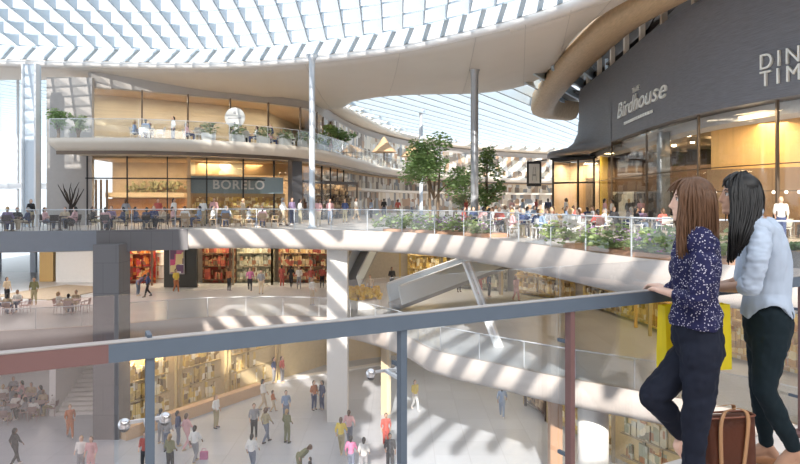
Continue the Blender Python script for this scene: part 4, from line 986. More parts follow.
tree(*XY(465,50), .0, 3.6, 3.0, 'pale thin tree between the two larger trees', 900, LEAF2, 1, .2, .26)
tree(*XY(338,52), Z3, 2.6, 3.2, 'green bushy tree on the far upper balcony', 1200, LEAF, 1, .2, .3)
tree(*XY(58,37.8), Z3, 1.9, 1.7, 'rounded green shrub on the left end of the balcony', 900, LEAF, 1, .25, .16)
tree(*XY(78,38.2), Z3, 1.7, 1.3, 'looser grey green shrub right of the rounded shrub', 500, LEAF2, 1, .15, .16)
r = root('bare_tree', (*XY(71,38.3),0), 'dark bare branching tree before the grey wall', 'tree')
bm = B(); x, y = XY(71,38.3); tube(bm, [(x,y,0),(x,y,1.3)], [.16,.12], 7)
for i in range(10):
    a_ = i*.63; p = Vector((x,y,1.0+i*.05)); q = p+Vector((math.cos(a_)*.5,math.sin(a_)*.5,.8)); tube(bm, [p,(p+q)/2+Vector((0,0,-.1)),q,q+Vector((math.cos(a_)*.3,0,.45))], [.06,.05,.035,.01], 5)
mk('branches', bm, mat('dark bark', (.05,.04,.035), .7), r)
# trough and green plants along the balcony
TP = [(x, y, a) for x, y, a in walk(offset(BALC,.45), .9) if -12.2 < x < -5.6]
for i, (x, y, a) in enumerate(TP):
    if i % 2: continue
    r = root('balcony_plant', (x,y,Z3), 'trailing green plant in a white trough, %s along the balcony edge' % (['first from left','second from left','third from left','fourth from left','fifth from left','sixth from left','seventh from left','eighth from left'][i//2]), 'plant', 'plants along the balcony edge')
    bm = B(); box(bm, (x,y,Z3+.25), (.8,.35,.5), a); mk('trough', bm, WHITE, r)
    bm = B(); leafcloud(bm, [((x,y,Z3+.75),(.6,.3,.4))], 130, .2); mk('foliage', bm, LEAF2, r)
# planting beds on the terrace edge
TERRC = mat('terracotta edge', (.62,.33,.2), .6)
VIOL = mat('violet flowers', (.42,.25,.42), .6, var=.3)
def bed(pts, w, label, n, hgt):
    r = root('planting_bed', (*pts[len(pts)//2],0), label, 'planting bed')
    bm = B(); sweep(bm, pts, [(0,.0),(0,.16),(w,.16),(w,.0)]); mk('edging', bm, TERRC, r)
    f = B(); v = B()
    for i in range(n):
        p = random.choice(pts); q = (p[0]+random.uniform(-.6,.6), p[1]+random.uniform(.05,w))
        d = random.uniform(.2,hgt)
        if random.random() < .72: leafcloud(f, [((q[0],q[1],.16+d/2),(.28,.28,d*.5))], 14, .2)
        else: leafcloud(v, [((q[0],q[1],.16+d*.6),(.28,.28,d*.3))], 12, .13)
    o = mk('foliage', f, mat('bed leaves', (.34,.42,.18), .6, var=.5, scale=2., trans=.3), r); o = mk('flowers', v, VIOL, r)
bed(cut(offset(TERR,.45), -1.2, 3.6), 1.5, 'green planting bed with terracotta edge on the curved terrace edge', 150, .95)
bed([p for p in offset(TERR,.45) if 5.4 < p[0] < 8.4 and p[1] > 13.6], 1.1, 'green and violet planting bed at the near terrace curve', 150, .85)
# palm-like plants in the near bed
for i, px in enumerate((628,648,666)):
    x, y = XY(px, 17.6-i*.6)
    x += .55; r = root('leafy_plant', (x,y,.16), ['spiky green plant, left one in the near bed','spiky green plant, middle one in the near bed','spiky green plant, right one in the near bed'][i], 'plant')
    bm = B()
    for k in range(26):
        a_ = random.random()*6.28; L = random.uniform(.45,.8); d = Vector((math.cos(a_),math.sin(a_),0)); s = Vector((-d.y,d.x,0))*.035
        p0 = Vector((x,y,.16)); p1 = p0+d*L*.45+Vector((0,0,L*.9)); p2 = p0+d*L*.9+Vector((0,0,L*.75))
        bm.faces.new([bm.verts.new(q) for q in (p0-s,p0+s,p1+s,p1-s)]); bm.faces.new([bm.verts.new(q) for q in (p1-s,p1+s,p2)])
    mk('foliage', bm, LEAF, r)
bm = B(); pts_ = [p for p in offset(TERR,.5) if 8.4 < p[0] < 10.9 and p[1] > 11.4]; sweep(bm, pts_, [(0,.0),(0,.42),(.5,.42),(.5,.0)]); tr = mk('planter_trough', bm, mat('grey trough', (.25,.24,.24), .6)); tag(tr, 'long grey trough with low greenery right of the dark haired woman', 'planter')
bm = B()
for p in pts_: leafcloud(bm, [((p[0]+.1,p[1]+.25,.5),(.35,.3,.12))], 90, .16)
mk('foliage', bm, LEAF, tr, local=True)
# straw parasols on the far balcony
for px, Y, nm in ((384,60,'left one'),(412,66,'right one')):
    x, y = XY(px, Y); r = root('straw_parasol', (x,y,Z3), 'straw parasol on the far upper balcony, '+nm, 'parasol')
    bm = B(); lathe(bm, [(.06,Z3),(.05,Z3+1.9),(.05,Z3+2.0)], (x,y,0), 8); mk('pole', bm, BARK, r)
    bm = B(); lathe(bm, [(1.25,Z3+1.0),(1.15,Z3+1.1),(.6,Z3+1.7),(.15,Z3+2.4),(.05,Z3+2.5)], (x,y,0), 18); mk('canopy', bm, mat('straw', (.58,.38,.22), .8, var=.3), r)
# far gallery shop fronts with people-scale goods
fg = pattern('far shop windows', [(.66,.58,.46),(.22,.18,.15),(.78,.72,.62),(.40,.33,.27),(.82,.80,.77),(.45,.30,.2),(.70,.66,.58),(.30,.32,.34)], 'voronoi', 1.3, .4, stretch=(1,1,.8))
bm = B(); ribbon(bm, [p for p in offset(LOWER,.4) if p[1] > 59], 0, 4.4, .2); struct('wall_far', bm, fg, 'shop fronts along the far curved gallery at terrace level', 'wall')
bm = B(); ribbon(bm, [p for p in offset(UPPER,-.3) if p[1] > 57], Z3, 9.0, .2); struct('wall_far_upper', bm, fg, 'shop fronts along the far curved gallery at balcony level', 'wall')
bm = B(); sweep(bm, [p for p in offset(LOWER,-1.6) if p[1] > 57], [(0,2.5),(-.1,2.75),(2.0,2.9),(2.0,2.5)]); struct('trim_14', bm, CREAM, 'cream shop awning band along the far curved gallery', 'awning')
# ================================================================== the two women at the rail
def wrinkle(bm, amp, sc, seed=0., band=(1,1,1)):
    bm.normal_update()
    for v in bm.verts:
        q = Vector((v.co.x*sc*band[0], v.co.y*sc*band[1], v.co.z*sc*band[2]+seed)); v.co += v.normal*amp*noise.noise(q)
def chainp(spec): return [(P(*p), r) for p, r in spec]
def hand(bm, wrist, knuck, curl, nrm, scale=1.):
    """palm from wrist to knuckles, five bent fingers rooted in it; curl = direction the fingers bend to"""
    wrist, knuck, curl, nrm = map(Vector, (wrist, knuck, curl, nrm)); d = (knuck-wrist).normalized(); s = d.cross(nrm).normalized(); curl = curl.normalized()
    L = (knuck-wrist).length
    for k in (-1.1, -.4, .4, 1.1):
        limb(bm, [(wrist+s*.012*k, .017*scale), (wrist.lerp(knuck,.55)+s*.019*k, .0145*scale), (knuck+s*.0215*k, .0115*scale)], 8)
    for k, ln in ((-1.15,.80),(-.4,1.),(.38,1.05),(1.12,.92)):
        b = knuck+s*.0215*k; f = .030*ln*scale
        d1 = (d+curl*.35).normalized(); d2 = (d*.55+curl).normalized(); d3 = (d*.1+curl).normalized()
        p1 = b+d1*f*1.35; p2 = p1+d2*f; p3 = p2+d3*f*.8
        limb(bm, [(b,.0105*scale),(p1,.0092*scale),(p2,.0083*scale),(p3,.0072*scale)], 8)
    t0 = wrist.lerp(knuck,.25)+s*.026; t1 = t0+(d*.55+s*.55+curl*.15).normalized()*.036; t2 = t1+(d+curl*.35).normalized()*.03
    limb(bm, [(t0,.014*scale),(t1,.0115*scale),(t2,.009*scale)], 8)
def foot(bm, ankle, toe, w=.036):
    ankle, toe = Vector(ankle), Vector(toe); d = (toe-ankle); h = Vector((d.x,d.y,0)).normalized()
    limb(bm, [(ankle, .036),(ankle-h*.035+Vector((0,0,-.05)), .034)], 10)
    limb(bm, [(ankle, .036),(ankle.lerp(toe,.55)+Vector((0,0,.005)), .036),(toe, .026)], 10)
    limb(bm, [(ankle-h*.035+Vector((0,0,-.055)), .03),(toe+Vector((0,0,-.002)), .026)], 10)
def head(bm, c, fwd, skull=(.094,.074,.112)):
    """skull, jaw, brow, nose, lips, chin and ears round the head centre c; fwd is where the face looks"""
    c = Vector(c); f = Vector(fwd).normalized(); l = Vector((-f.y, f.x, 0)); up = Vector((0,0,1)); R = Matrix((f, l, up)).transposed()
    def q(a, b, z): return c+f*a+l*b+up*z
    ball(bm, q(-.008,0,.018), (skull[0],skull[1],skull[2]*.86), 20, R)
    ball(bm, q(.035,0,-.035), (.055,.056,.075), 16, R)                     # face
    for s in (-1,1):
        limb(bm, [(q(-.01,s*.058,-.045),.018),(q(.05,s*.03,-.092),.016),(q(.068,0,-.098),.017)], 10)   # jaw
        ball(bm, q(.056,s*.034,-.018), (.026,.022,.022), 10, R)           # cheek
        limb(bm, [(q(.080,s*.012,.026),.010),(q(.070,s*.042,.028),.010)], 8)   # brow
        ball(bm, q(-.008,s*.073,-.01), (.018,.009,.029), 10, R)           # ear
        ball(bm, q(.092,s*.010,-.038), (.009,.008,.007), 8, R)            # nostril
    limb(bm, [(q(.083,0,.018),.009),(q(.096,0,-.012),.0105),(q(.106,0,-.033),.0115)], 10)      # nose
    limb(bm, [(q(.083,-.016,-.060),.007),(q(.091,0,-.058),.0085),(q(.083,.016,-.060),.007)], 8)   # upper lip
    limb(bm, [(q(.082,-.014,-.072),.007),(q(.089,0,-.072),.009),(q(.082,.014,-.072),.007)], 8)    # lower lip
    ball(bm, q(.080,0,-.097), (.017,.02,.016), 10, R)                      # chin
    return q
def eyes(c, fwd, parent, lashes):
    f = Vector(fwd).normalized(); l = Vector((-f.y, f.x, 0)); c = Vector(c)
    for s in (-1,1):
        p = c+f*.071+l*s*.031+Vector((0,0,.004)); bm = B(); ball(bm, p, .0125, 12); e = mk('eye', bm, mat('eye white', (.8,.78,.76), .2), parent, True)
        bm = B(); ball(bm, p+f*.0075, .0068, 10); mk('iris', bm, mat('eye iris', (.06,.035,.02), .15), e, True)
        bm = B(); limb(bm, [(p+f*.011+l*s*-.01+Vector((0,0,.006)),.0022),(p+f*.012+Vector((0,0,.0105)),.0026),(p+f*.008+l*s*.012+Vector((0,0,.006)),.0022)], 6); mk('eyelash', bm, lashes, e)
        bm = B(); limb(bm, [(p+f*.013+l*s*-.016+Vector((0,0,.022)),.003),(p+f*.012+l*s*.004+Vector((0,0,.027)),.0034),(p+f*.003+l*s*.018+Vector((0,0,.022)),.002)], 6); mk('eyebrow', bm, lashes, parent)
def locks(bm, paths, r0, n, jit, seg=6):
    """tapered locks of hair following guide paths (lists of points), n per guide"""
    for g in paths:
        for k in range(n):
            o = Vector((random.gauss(0,jit),random.gauss(0,jit),random.gauss(0,jit*.5))); w = random.random()*6; cutf = random.uniform(.86,1.04); g_ = [Vector(p) for p in g]; g_[-1] = g_[-2].lerp(g_[-1], cutf)
            pts = []; m = len(g)
            for i, p in enumerate(g_):
                t = i/(m-1); pts.append(Vector(p)+o*(.4+1.2*t)+Vector((.010*math.sin(w+t*8), .008*math.cos(w+t*6), 0))*t)
            pp = [Vector(q) for q in cr([tuple(q) for q in pts], 4)]; M_ = len(pp)
            tube(bm, pp, [max(.0012, r0*random.uniform(.7,1.2)*(1-.75*(i/(M_-1))**1.6)) for i in range(M_)], seg)
def tuck(bm, keep, z0, z1, amt=.016):
    """draws the body in under its clothes, away from the bare spots in keep"""
    bm.normal_update()
    for v in bm.verts:
        if z0 < v.co.z < z1:
            k = min(1, max(0, min((v.co-q).length-r for q, r in keep)/.03)) if keep else 1
            k *= min(1, (z1-v.co.z)/.03, (v.co.z-z0)/.03); v.co -= v.normal*amt*k
    return bm
SK1 = mat('pale warm skin', (.72,.47,.37), .5, var=.05, scale=20); SK2 = mat('brown skin', (.42,.24,.16), .5, var=.06, scale=20)
HR1 = mat('brown hair', (.095,.048,.026), .5, spec=.25, var=.55, scale=9., stretch=(9,9,.7)); HR2 = mat('black hair', (.006,.0055,.006), .42, spec=.3, var=.5, scale=9., stretch=(9,9,.7))
BLOU = pattern('navy dotted cotton', [(.46,.45,.53),(.015,.016,.062)], 'dots', 78., .75, gap=.27)
SHIRT = mat('pale blue shirt cotton', (.38,.45,.56), .8, var=.10, scale=14.)
PANT1 = mat('navy trouser cloth', (.013,.016,.028), .75, spec=.12, var=.25, scale=8.); PANT2 = mat('dark teal denim', (.010,.018,.024), .75, spec=.12, var=.3, scale=10.)
# ---------------- front woman
Y0 = 3.30
f1 = Vector((-.97,.24,0)).normalized(); l1 = Vector((f1.y,-f1.x,0))
w1 = root('person', (1.56,3.3,0), 'woman with long brown hair in navy dotted blouse leaning on the railing', 'person')
hc = P(692,200,Y0)
bm = B(); head(bm, hc, f1)
limb(bm, [(P(699,208,Y0),.05),(P(699,220,Y0),.050),(P(698,232,Y0),.058)], 14)
SEC1 = [((698,230),.055,.10),((698,238),.08,.165),((696,252),.10,.165),((695,268),.108,.155),((695,285),.098,.14),((695,300),.093,.135),((695,318),.112,.16),((696,335),.12,.17),((698,352),.11,.16)]
shell(bm, [(P(*c,Y0), a*.92, b*.92) for c, a, b in SEC1], 20, f1, l1)
ARM1 = chainp([((702,240,3.15),.052),((703,268,3.09),.044),((699,299,3.07),.037),((686,298,3.17),.033),((674,294,3.32),.025)])
ARM1F = chainp([((695,240,3.45),.052),((684,268,3.50),.044),((678,290,3.52),.036),((671,291,3.55),.028),((664,289,3.60),.024)])
LEG1 = chainp([((701,350,3.21),.092),((699,385,3.20),.072),((696,418,3.19),.055),((694,450,3.2),.05),((692,492,3.22),.034)])
LEG1F = chainp([((697,348,3.39),.092),((676,372,3.37),.076),((653,397,3.35),.058),((668,414,3.38),.05),((684,436,3.42),.034)])
for ch in (ARM1, ARM1F, LEG1, LEG1F): limb(bm, ch, 12)
wr = ARM1[-1][0]; kn = rail(1.61,-.045,1.10); hand(bm, wr, kn, (-.12,-.15,-1), (0,0,1), 1.15)
hand(bm, ARM1F[-1][0], rail(1.66,-.01,1.10)+Vector((.03,.10,.0)), (-.35,.35,-1), (0,0,1))
foot(bm, LEG1[-1][0], P(668,508,3.25)); foot(bm, LEG1F[-1][0], LEG1F[-1][0]+Vector((.05,.02,-.17)))
bd = tuck(fuse(bm, .0065, 4, .5), [(ARM1[-1][0],.17),(ARM1F[-1][0],.17)], LEG1F[-1][0].z+.02, P(700,228,Y0).z)
for v in bd.verts:
    if v.co.z < LEG1F[-1][0].z+.02 and v.co.z > .16 and (v.co-LEG1F[-1][0]).length > .22: v.co -= v.normal*.012
body = mk('body', bd, SK1, w1, True)
eyes(hc, f1, w1, HR1)
bm = B()
shell(bm, [(P(*c,Y0), a*1.06+.008, b*1.04+.008) for c, a, b in SEC1[:7]]+[(P(695,324,Y0), .130, .180)], 24, f1, l1)
limb(bm, [(ARM1[0][0]+Vector((-.0,.06,.004)), .066),(ARM1[0][0],.060)], 14)
limb(bm, [(ARM1F[0][0],.064),(ARM1F[1][0],.058),(ARM1F[2][0],.05),(ARM1F[3][0],.038)], 14)
bm = fuse(bm, .008, 3); wrinkle(bm, .017, 13., 3., (1,1,.8)); wrinkle(bm, .007, 30., 1.)
mk('blouse', bm, BLOU, w1, True)
bm = B(); limb(bm, [(ARM1[0][0]+Vector((0,.02,.002)),.062),(ARM1[1][0]+Vector((0,-.012,0)),.057),(ARM1[2][0],.051),(ARM1[3][0],.046),(ARM1[3][0].lerp(ARM1[4][0],.55),.036)], 14)
bm = fuse(bm, .008, 3); wrinkle(bm, .017, 18., 7., (1,1,1.3)); wrinkle(bm, .006, 40., 2.); mk('sleeve', bm, BLOU, w1, True)
bm = B()
shell(bm, [(P(695,312,Y0), .100,.145),(P(696,322,Y0),.116,.165),(P(697,335,Y0), .128,.178),(P(699,352,Y0), .122,.172),(P(698,364,Y0),.09,.15)], 22, f1, l1)
limb(bm, [(LEG1[0][0],.104),(LEG1[1][0],.086),(LEG1[2][0],.069),(LEG1[3][0],.062),(LEG1[4][0].lerp(LEG1[3][0],.12),.052)], 14)
limb(bm, [(LEG1F[0][0],.104),(LEG1F[1][0],.09),(LEG1F[2][0],.071),(LEG1F[3][0],.062),(LEG1F[4][0].lerp(LEG1F[3][0],.2),.048)], 14)
bm = fuse(bm, .009, 3); wrinkle(bm, .010, 11., 5.); wrinkle(bm, .007, 28., 2.)
mk('trousers', bm, PANT1, w1, True)
for nm, an, to in (('shoe', LEG1[-1][0], P(668,508,3.25)),('shoe', LEG1F[-1][0], LEG1F[-1][0]+Vector((.05,.02,-.17)))):
    bm = B(); a, t = Vector(an), Vector(to); h = Vector(((t-a).x,(t-a).y,0)).normalized()
    limb(bm, [(a-h*.03+(t-a).normalized()*.06,.036),(a.lerp(t,.6)+Vector((0,0,-.012)),.04),(t,.03)], 12); mk(nm, fuse(bm, .008, 3), mat('tan leather', (.36,.17,.08), .45), w1, True)
bm = B()
ball(bm, hc+f1*-.018+Vector((0,0,.022)), (.100,.083,.103), 20, Matrix((f1,l1,Vector((0,0,1)))).transposed())
limb(bm, [(P(701,205,Y0),.080),(P(704,220,Y0),.066),(P(706,230,Y0),.050)], 14)
hair = mk('hair', fuse(bm, .008, 3), HR1, w1, True)
bm = B(); gd = []
for i in range(18):                                   # near-side locks from the parting down to the chest and back
    t = i/17; top = P(688+t*14,178.5+abs(t-.3)*3,3.285)
    ye = 258-26*t if t < .5 else 244-7*t
    gd.append([top, P(681.5+t*31,190+4*t,3.215), P(680+t*35,207,3.195), P(678.5+t*38,228,3.17+.04*t), P(677.5+t*37+2*(t<.3),ye,3.14+.07*t)])
for i in range(8):                                    # far side and back
    t = i/7; gd.append([P(694+t*6,178,3.33), P(704+t*9,190,3.32+.05*(1-t)), P(708+t*7,212,3.34), P(709+t*8,228,3.33), P(708+t*8,239,3.30)])
locks(bm, gd, .0085, 13, .0055)
gd = [[P(688,178.5,3.29), P(679,181,3.27), P(673.5,186,3.26), P(671,192,3.25)], [P(688,178.5,3.29), P(682,182,3.25), P(679,190,3.235), P(680,200,3.22)], [P(688,179,3.32), P(679,183,3.33), P(675,192,3.35), P(674,206,3.37), P(675,226,3.38)]]
locks(bm, gd, .006, 9, .004); mk('hair_lock', bm, HR1, hair, True)
# ---------------- second woman
Y2 = 3.62
f2 = Vector((-.96,.27,0)).normalized(); l2 = Vector((f2.y,-f2.x,0))
w2 = root('person', (2.1,3.62,0), 'woman with long black hair in pale blue shirt and dark jeans by the railing', 'person')
hc2 = P(740,195,Y2)
bm = B(); head(bm, hc2, f2, (.096,.076,.114))
limb(bm, [(P(747,203,Y2),.05),(P(751,213,Y2),.052),(P(755,222,Y2),.058)], 14)
SEC2 = [((757,217),.055,.09),((760,226),.085,.165),((763,242),.105,.165),((766,260),.108,.155),((767,278),.10,.14),((767,294),.10,.14),((767,310),.115,.165),((767,326),.12,.17),((766,344),.10,.16)]
shell(bm, [(P(*c,Y2), a*.92, b*.92) for c, a, b in SEC2], 20, f2, l2)
ARM2 = chainp([((761,229,3.47),.052),((756,258,3.40),.044),((751,286,3.40),.037),((738,287,3.50),.034),((722,288,3.64),.026)])
ARM2F = chainp([((756,229,3.77),.052),((748,258,3.80),.044),((742,280,3.80),.036),((732,283,3.82),.03),((722,285,3.80),.025)])
LEG2 = chainp([((771,338,3.54),.088),((767,365,3.53),.072),((764,390,3.52),.055),((777,415,3.53),.050),((795,450,3.55),.034)])
LEG2F = chainp([((764,338,3.71),.088),((762,365,3.72),.07),((760,392,3.73),.053),((763,415,3.75),.047),((767,446,3.77),.033)])
for ch in (ARM2, ARM2F, LEG2, LEG2F): limb(bm, ch, 12)
hand(bm, ARM2[-1][0], rail(2.19,-.03,1.105)+Vector((-.0,-.05,0)), (-.2,.4,-1), (0,0,1)); hand(bm, ARM2F[-1][0], rail(2.12,-.0,1.105), (-.35,.35,-1), (0,0,1))
TOE2, TOE2F = LEG2[-1][0]+Vector((-.09,.03,-.075)), Vector((*G(757,463),.03))
TOE2 = Vector((LEG2[-1][0].x-.10, LEG2[-1][0].y+.03, .03)); TOE2F = Vector((LEG2F[-1][0].x-.10, LEG2F[-1][0].y+.03, .03))
foot(bm, LEG2[-1][0], TOE2); foot(bm, LEG2F[-1][0], TOE2F)
mk('body', tuck(fuse(bm, .0065, 4, .5), [(ARM2[-1][0],.22),(ARM2F[-1][0],.22)], LEG2[-1][0].z+.03, P(755,217,Y2).z), SK2, w2, True)
eyes(hc2, f2, w2, HR2)
rows = []
for c, a, b in [(P(*c,Y2), a*1.07+.008, b*1.05+.010) for c, a, b in SEC2[:7]]: rows.append((c, a, b))
bm = B(); shell(bm, rows+[(P(767,316,Y2), .133, .186)], 24, f2, l2)
# shirt tails: longer at front and back, curved up at the side seam
ret = [v for v in bm.verts if v.co.z < rows[-1][0].z-.02]
limb(bm, [(ARM2[0][0]+Vector((0,.06,.004)),.066),(ARM2[0][0],.062)], 14)
limb(bm, [(ARM2F[0][0],.066),(ARM2F[1][0],.060),(ARM2F[2][0],.054)], 14)
limb(bm, [(P(756,212,Y2-.06),.03),(P(750,219,Y2-.02),.028)], 8); limb(bm, [(P(758,211,Y2),.04),(P(756,212,Y2-.05),.034)], 8)
bm = fuse(bm, .008, 3)
zb = min(v.co.z for v in bm.verts); 
for v in bm.verts:
    d = v.co-P(767,300,Y2); a = d.dot(f2); b = d.dot(l2)
    if v.co.z < zb+.17 and abs(b) > .02:
        k = max(0, 1-(abs(a-.01)/.105)**2); v.co.z += k*.085*(1-(v.co.z-zb)/.17)
wrinkle(bm, .015, 10., 9., (1.3,1.3,.45)); wrinkle(bm, .006, 30., 4., (1.2,1.2,.4))
mk('shirt', bm, SHIRT, w2, True)
bm = B(); limb(bm, [(ARM2[0][0]+Vector((.0,.02,.002)),.064),(ARM2[0][0].lerp(ARM2[1][0],.5)+Vector((0,-.012,0)),.060),(ARM2[1][0]+Vector((0,-.015,0)),.058),(ARM2[2][0],.055),(ARM2[2][0].lerp(ARM2[3][0],.25),.054)], 14)
bm = fuse(bm, .008, 3); wrinkle(bm, .010, 17., 2., (1,1,1.6)); wrinkle(bm, .006, 40., 6., (.6,.6,1.4)); mk('sleeve', bm, SHIRT, w2, True)
bm = B(); p = ARM2[2][0].lerp(ARM2[3][0],.15); tube(bm, [ARM2[2][0]+Vector((.0,.0,.012)), ARM2[2][0].lerp(ARM2[3][0],.38)], [.060,.058], 16); mk('rolled_cuff', fuse(bm, .008, 3), SHIRT, w2, True)
bm = B()
shell(bm, [(P(767,296,Y2), .106,.148),(P(767,310,Y2),.122,.172),(P(768,324,Y2), .130,.178),(P(767,342,Y2), .114,.168),(P(767,352,Y2),.085,.145)], 22, f2, l2)
limb(bm, [(LEG2[0][0],.098),(LEG2[1][0],.081),(LEG2[2][0],.063),(LEG2[3][0],.057),(LEG2[4][0].lerp(LEG2[3][0],.12),.042)], 14)
limb(bm, [(LEG2F[0][0],.098),(LEG2F[1][0],.079),(LEG2F[2][0],.06),(LEG2F[3][0],.054),(LEG2F[4][0].lerp(LEG2F[3][0],.15),.042)], 14)
bm = fuse(bm, .009, 3); wrinkle(bm, .007, 13., 2.); wrinkle(bm, .004, 32., 8.)
mk('jeans', bm, PANT2, w2, True)
for a, t in ((LEG2[-1][0], TOE2),(LEG2F[-1][0], TOE2F)):
    bm = B(); h = Vector(((t-a).x,(t-a).y,0)).normalized(); hl = Vector((a.x,a.y,.034))-h*.05
    limb(bm, [(hl,.034),(Vector((a.x,a.y,.03))+h*.03,.038),(t+h*.02,.03)], 12)
    sb = fuse(bm, .008, 3)
    for v in sb.verts: v.co.z = max(v.co.z, .004)
    mk('shoe', sb, mat('tan leather', (.36,.17,.08), .45), w2, True)
bm = B()
ball(bm, hc2+f2*-.016+Vector((0,0,.022)), (.103,.087,.107), 20, Matrix((f2,l2,Vector((0,0,1)))).transposed())
limb(bm, [(P(748,200,Y2),.080),(P(749,213,Y2-.02),.070),(P(745,228,Y2-.07),.045)], 14)
hair = mk('hair', fuse(bm, .008, 3), HR2, w2, True)
bm = B(); gd = []
for i in range(18):
    t = i/17; gd.append([P(737+t*12,172.5+abs(t-.4)*4,3.60), P(731.5+t*28.5,188+3*t,3.54), P(732.5+t*27,209,3.50), P(731+t*20,236-3*t,3.45), P(730+t*13,263-17*t,3.45)])
for i in range(6):
    t = i/5; gd.append([P(744,172,3.64), P(757+t*3,189,3.60+.05*t), P(760,207,3.62), P(757,222,3.60)])
locks(bm, gd, .0095, 13, .0055)
gd = [[P(738,172.5,3.61), P(730,175.5,3.59), P(725,181,3.58), P(724,187,3.575)], [P(738,172.5,3.60), P(731,178,3.56), P(730,190,3.54), P(732,204,3.52), P(732,222,3.48)], [P(738,173,3.63), P(729,178,3.65), P(727,190,3.68), P(728,206,3.70), P(729,222,3.70)]]
locks(bm, gd, .0065, 9, .004); mk('hair_lock', bm, HR2, hair, True)
# ---------------- tote bag on the floor and the yellow bag on the arm
TAN = mat('cognac leather', (.15,.045,.022), .45, var=.25, scale=7, bump=.15); STRAP = mat('tan strap leather', (.36,.19,.09), .45)
tb = root('tote_bag', (1.79,3.40,0), 'brown leather tote bag with tan straps on the floor between the women', 'bag')
o_ = Vector((1.785,3.40,0)); tu = Vector((.985,.17,0)); tn = Vector((-.17,.985,0))
bm = B(); rows = []
for z, w, d in ((.0,.128,.065),(.03,.138,.075),(.2,.142,.07),(.36,.147,.055),(.425,.150,.045)):
    rows.append([o_+tu*(w*math.copysign(abs(math.cos(t))**.35,math.cos(t)))+tn*(d*math.copysign(abs(math.sin(t))**.35,math.sin(t)))+Vector((0,0,z+.008*math.sin(t*2+1)*(z>.4))) for t in [2*math.pi*k/40 for k in range(40)]])
vs = grid(bm, rows, True); bm.faces.new(list(reversed(vs[0]))); bmesh.ops.solidify(bm, geom=bm.faces[:], thickness=.006); mk('body', bm, TAN, tb, True)
bm = B(); tube(bm, [o_+tu*(.150*math.copysign(abs(math.cos(t))**.35,math.cos(t)))+tn*(.046*math.copysign(abs(math.sin(t))**.35,math.sin(t)))+Vector((0,0,.426)) for t in [2*math.pi*k/40 for k in range(41)]], .006, 6); mk('rim', bm, TAN, tb, True)
for s, dz in ((-1,.0),(1,-.0)):
    bm = B(); base = o_+tn*s*.075
    q = [base+tu*-.085+Vector((0,0,.06)), base+tu*-.088+Vector((0,0,.36))+tn*s*-.01, o_+tu*-.06+tn*s*.05+Vector((0,0,.445)), o_+tu*-.02+tn*s*.03+Vector((0,0,.462)), o_+tu*.05+tn*s*.03+Vector((0,0,.468)), o_+tu*.085+tn*s*.05+Vector((0,0,.44)), base+tu*.072+Vector((0,0,.33))+tn*s*-.01, base+tu*.03+Vector((0,0,.10)), base+tu*.0+Vector((0,0,.02))]
    pp = [Vector(v) for v in cr([tuple(v) for v in q], 5)]
    L_ = [[p-tu*.011, p+tu*.011, p+tu*.011+tn*s*.006, p-tu*.011+tn*s*.006] for p in pp]; grid(bm, L_, True); mk('strap', bm, STRAP, tb, True)
yb = root('shopping_bag', P(693,370,3.56), 'bright yellow paper shopping bag hanging beside the brown haired woman', 'bag')
YB = mat('yellow paper', (.95,.84,.05), .45, var=.04, trans=.2)
ya, yw, yn = P(694,334,3.585), Vector((.985,.17,0)), Vector((-.17,.985,0))
bm = B(); rows = []
for z, d in ((-.20,.05),(-.1,.05),(.17,.035)):
    rows.append([ya+yw*x+yn*y+Vector((0,0,z)) for x, y in ((-.205,-d),(.0,-d*1.1),(.205,-d),(.20,0),(.205,d),(0,d*1.1),(-.205,d),(-.20,0))])
vs = grid(bm, rows, True); bm.faces.new(list(reversed(vs[0]))); bmesh.ops.solidify(bm, geom=bm.faces[:], thickness=.003); mk('body', bm, YB, yb)
for s in (-1,1):
    bm = B(); tube(bm, [Vector(v) for v in cr([tuple(ya+yw*-.12+yn*s*.03+Vector((0,0,.165))), tuple(ya+yw*-.13+Vector((0,0,.22))), tuple(ARM1F[-1][0]+Vector((0.01,0,-.035))), tuple(ya+yw*-.03+Vector((0,0,.2))), tuple(ya+yw*.05+yn*s*.03+Vector((0,0,.165)))], 6)], .005, 6); mk('handle', bm, mat('yellow cord', (.6,.5,.02), .6), yb)
# ================================================================== indoor lamps and added fill lights
def lamp_line(path, off, z, step, e, col, size=(2.2,1.2), start=1.2, name='shop_lamp'):
    for x, y, a in walk(offset(path, off), step, start): area(name, (x,y,z), size, e, col, a)
lamp_line(LON, 2.2, 4.15, 3.2, 70, (1,.80,.52))
lamp_line([p for p in UPPER if p[1] < 57], 2.0, 8.85, 3.4, 50, (1,.86,.64))
area('restaurant_lamp', (19,39,5.0), (5,5), 160, (1,.8,.5)); area('restaurant_lamp', (15.5,27,5.2), (1.2,6), 230, (1,.74,.40), -.75)
area('restaurant_lamp', (18.3,23.2,5.2), (1.2,6), 230, (1,.74,.40), -.75)
area('pavilion_lamp', PAV, (2.5,2), 160, (1,.8,.55)); q = XY(604,45.2); area('entrance_lamp', (q[0]-.2,q[1]-.9,4.9), (1,1), 60, (1,.8,.4))
area('middle_fill', (-27,42,-1.1), (6,6), 260, (1,.95,.9))  # added fill for the dim left floor, in place of window light
for x, y in ((-30,38),(-20,40),(-10,41),(2,40),(-26,34)): area('middle_fill', (x,y,-1.1), (3,3), 80, (1,.92,.82))  # added fill to lift the middle floor under the terrace
for x, y in ((-32,38),(-22,40),(-6,39),(2,38),(9,27),(5,33)): area('ground_fill', (x,y,Z1-1.1), (3,3), 40, (1,.94,.86))  # added fill where the galleries leave the ground floor dim
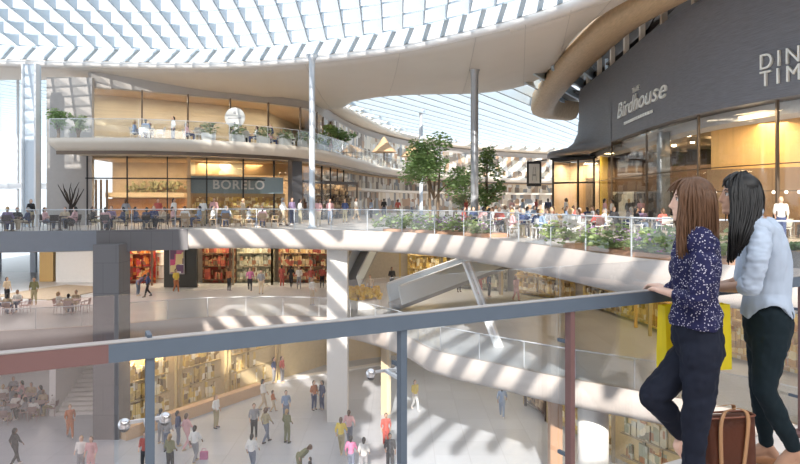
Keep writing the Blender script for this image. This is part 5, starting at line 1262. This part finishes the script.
for x, y in ((-5,-4),(0,-5),(5,-5),(9,-2)): area('gallery_fill', (x,y,9.5), (6,4), 230, (1,.97,.93), 0, .35)  # unseen fill added behind the camera to brighten the two women
# ================================================================== daylight
sun = bpy.data.lights.new('sun', 'SUN'); sun.energy = 4.3; sun.angle = math.radians(.5); sun.color = (1,.94,.85)
so = bpy.data.objects.new('sun', sun); C.objects.link(so); so.rotation_euler = Vector((.05,.80,-.49)).to_track_quat('-Z','Y').to_euler(); so.location = (10,-30,30)
w = bpy.data.worlds.new('sky'); bpy.context.scene.world = w; w.use_nodes = True; nt = w.node_tree
bgd = nt.nodes['Background']; tc = nt.nodes.new('ShaderNodeTexCoord'); sp = nt.nodes.new('ShaderNodeSeparateXYZ'); rp_ = nt.nodes.new('ShaderNodeValToRGB')
nt.links.new(tc.outputs['Generated'], sp.inputs[0]); nt.links.new(sp.outputs['Z'], rp_.inputs['Fac']); nt.links.new(rp_.outputs['Color'], bgd.inputs['Color'])
e = rp_.color_ramp.elements; e[0].position = 0; e[0].color = (.80,.86,.93,1); e[1].position = .55; e[1].color = (.84,.91,1.,1)
bgd.inputs['Strength'].default_value = 1.0
# ================================================================== camera and view
cam = bpy.data.cameras.new('camera'); co = bpy.data.objects.new('camera', cam); C.objects.link(co)
co.location = (0,0,EYE); co.rotation_euler = (math.pi/2,0,0); cam.sensor_width = 36; cam.lens = F/800*36; cam.shift_y = -32/800; cam.clip_end = 400; cam.clip_start = .05
sc = bpy.context.scene; sc.camera = co
sc.view_settings.view_transform = 'Standard'; sc.view_settings.look = 'None'; sc.view_settings.gamma = 1; sc.view_settings.exposure = .9; sc.view_settings.use_curve_mapping = False
sc.cycles.use_denoising = True; sc.cycles.max_bounces = 10; sc.cycles.transparent_max_bounces = 24; sc.cycles.diffuse_bounces = 5; sc.cycles.glossy_bounces = 3; sc.cycles.sample_clamp_indirect = 6.; sc.cycles.caustics_reflective = False; sc.cycles.caustics_refractive = False
for k in list(chairs.values())+list(tables.values())+list(protos.values()):     # the originals were only copied from
    for ch in list(k.children_recursive): bpy.data.objects.remove(ch)
    bpy.data.objects.remove(k)
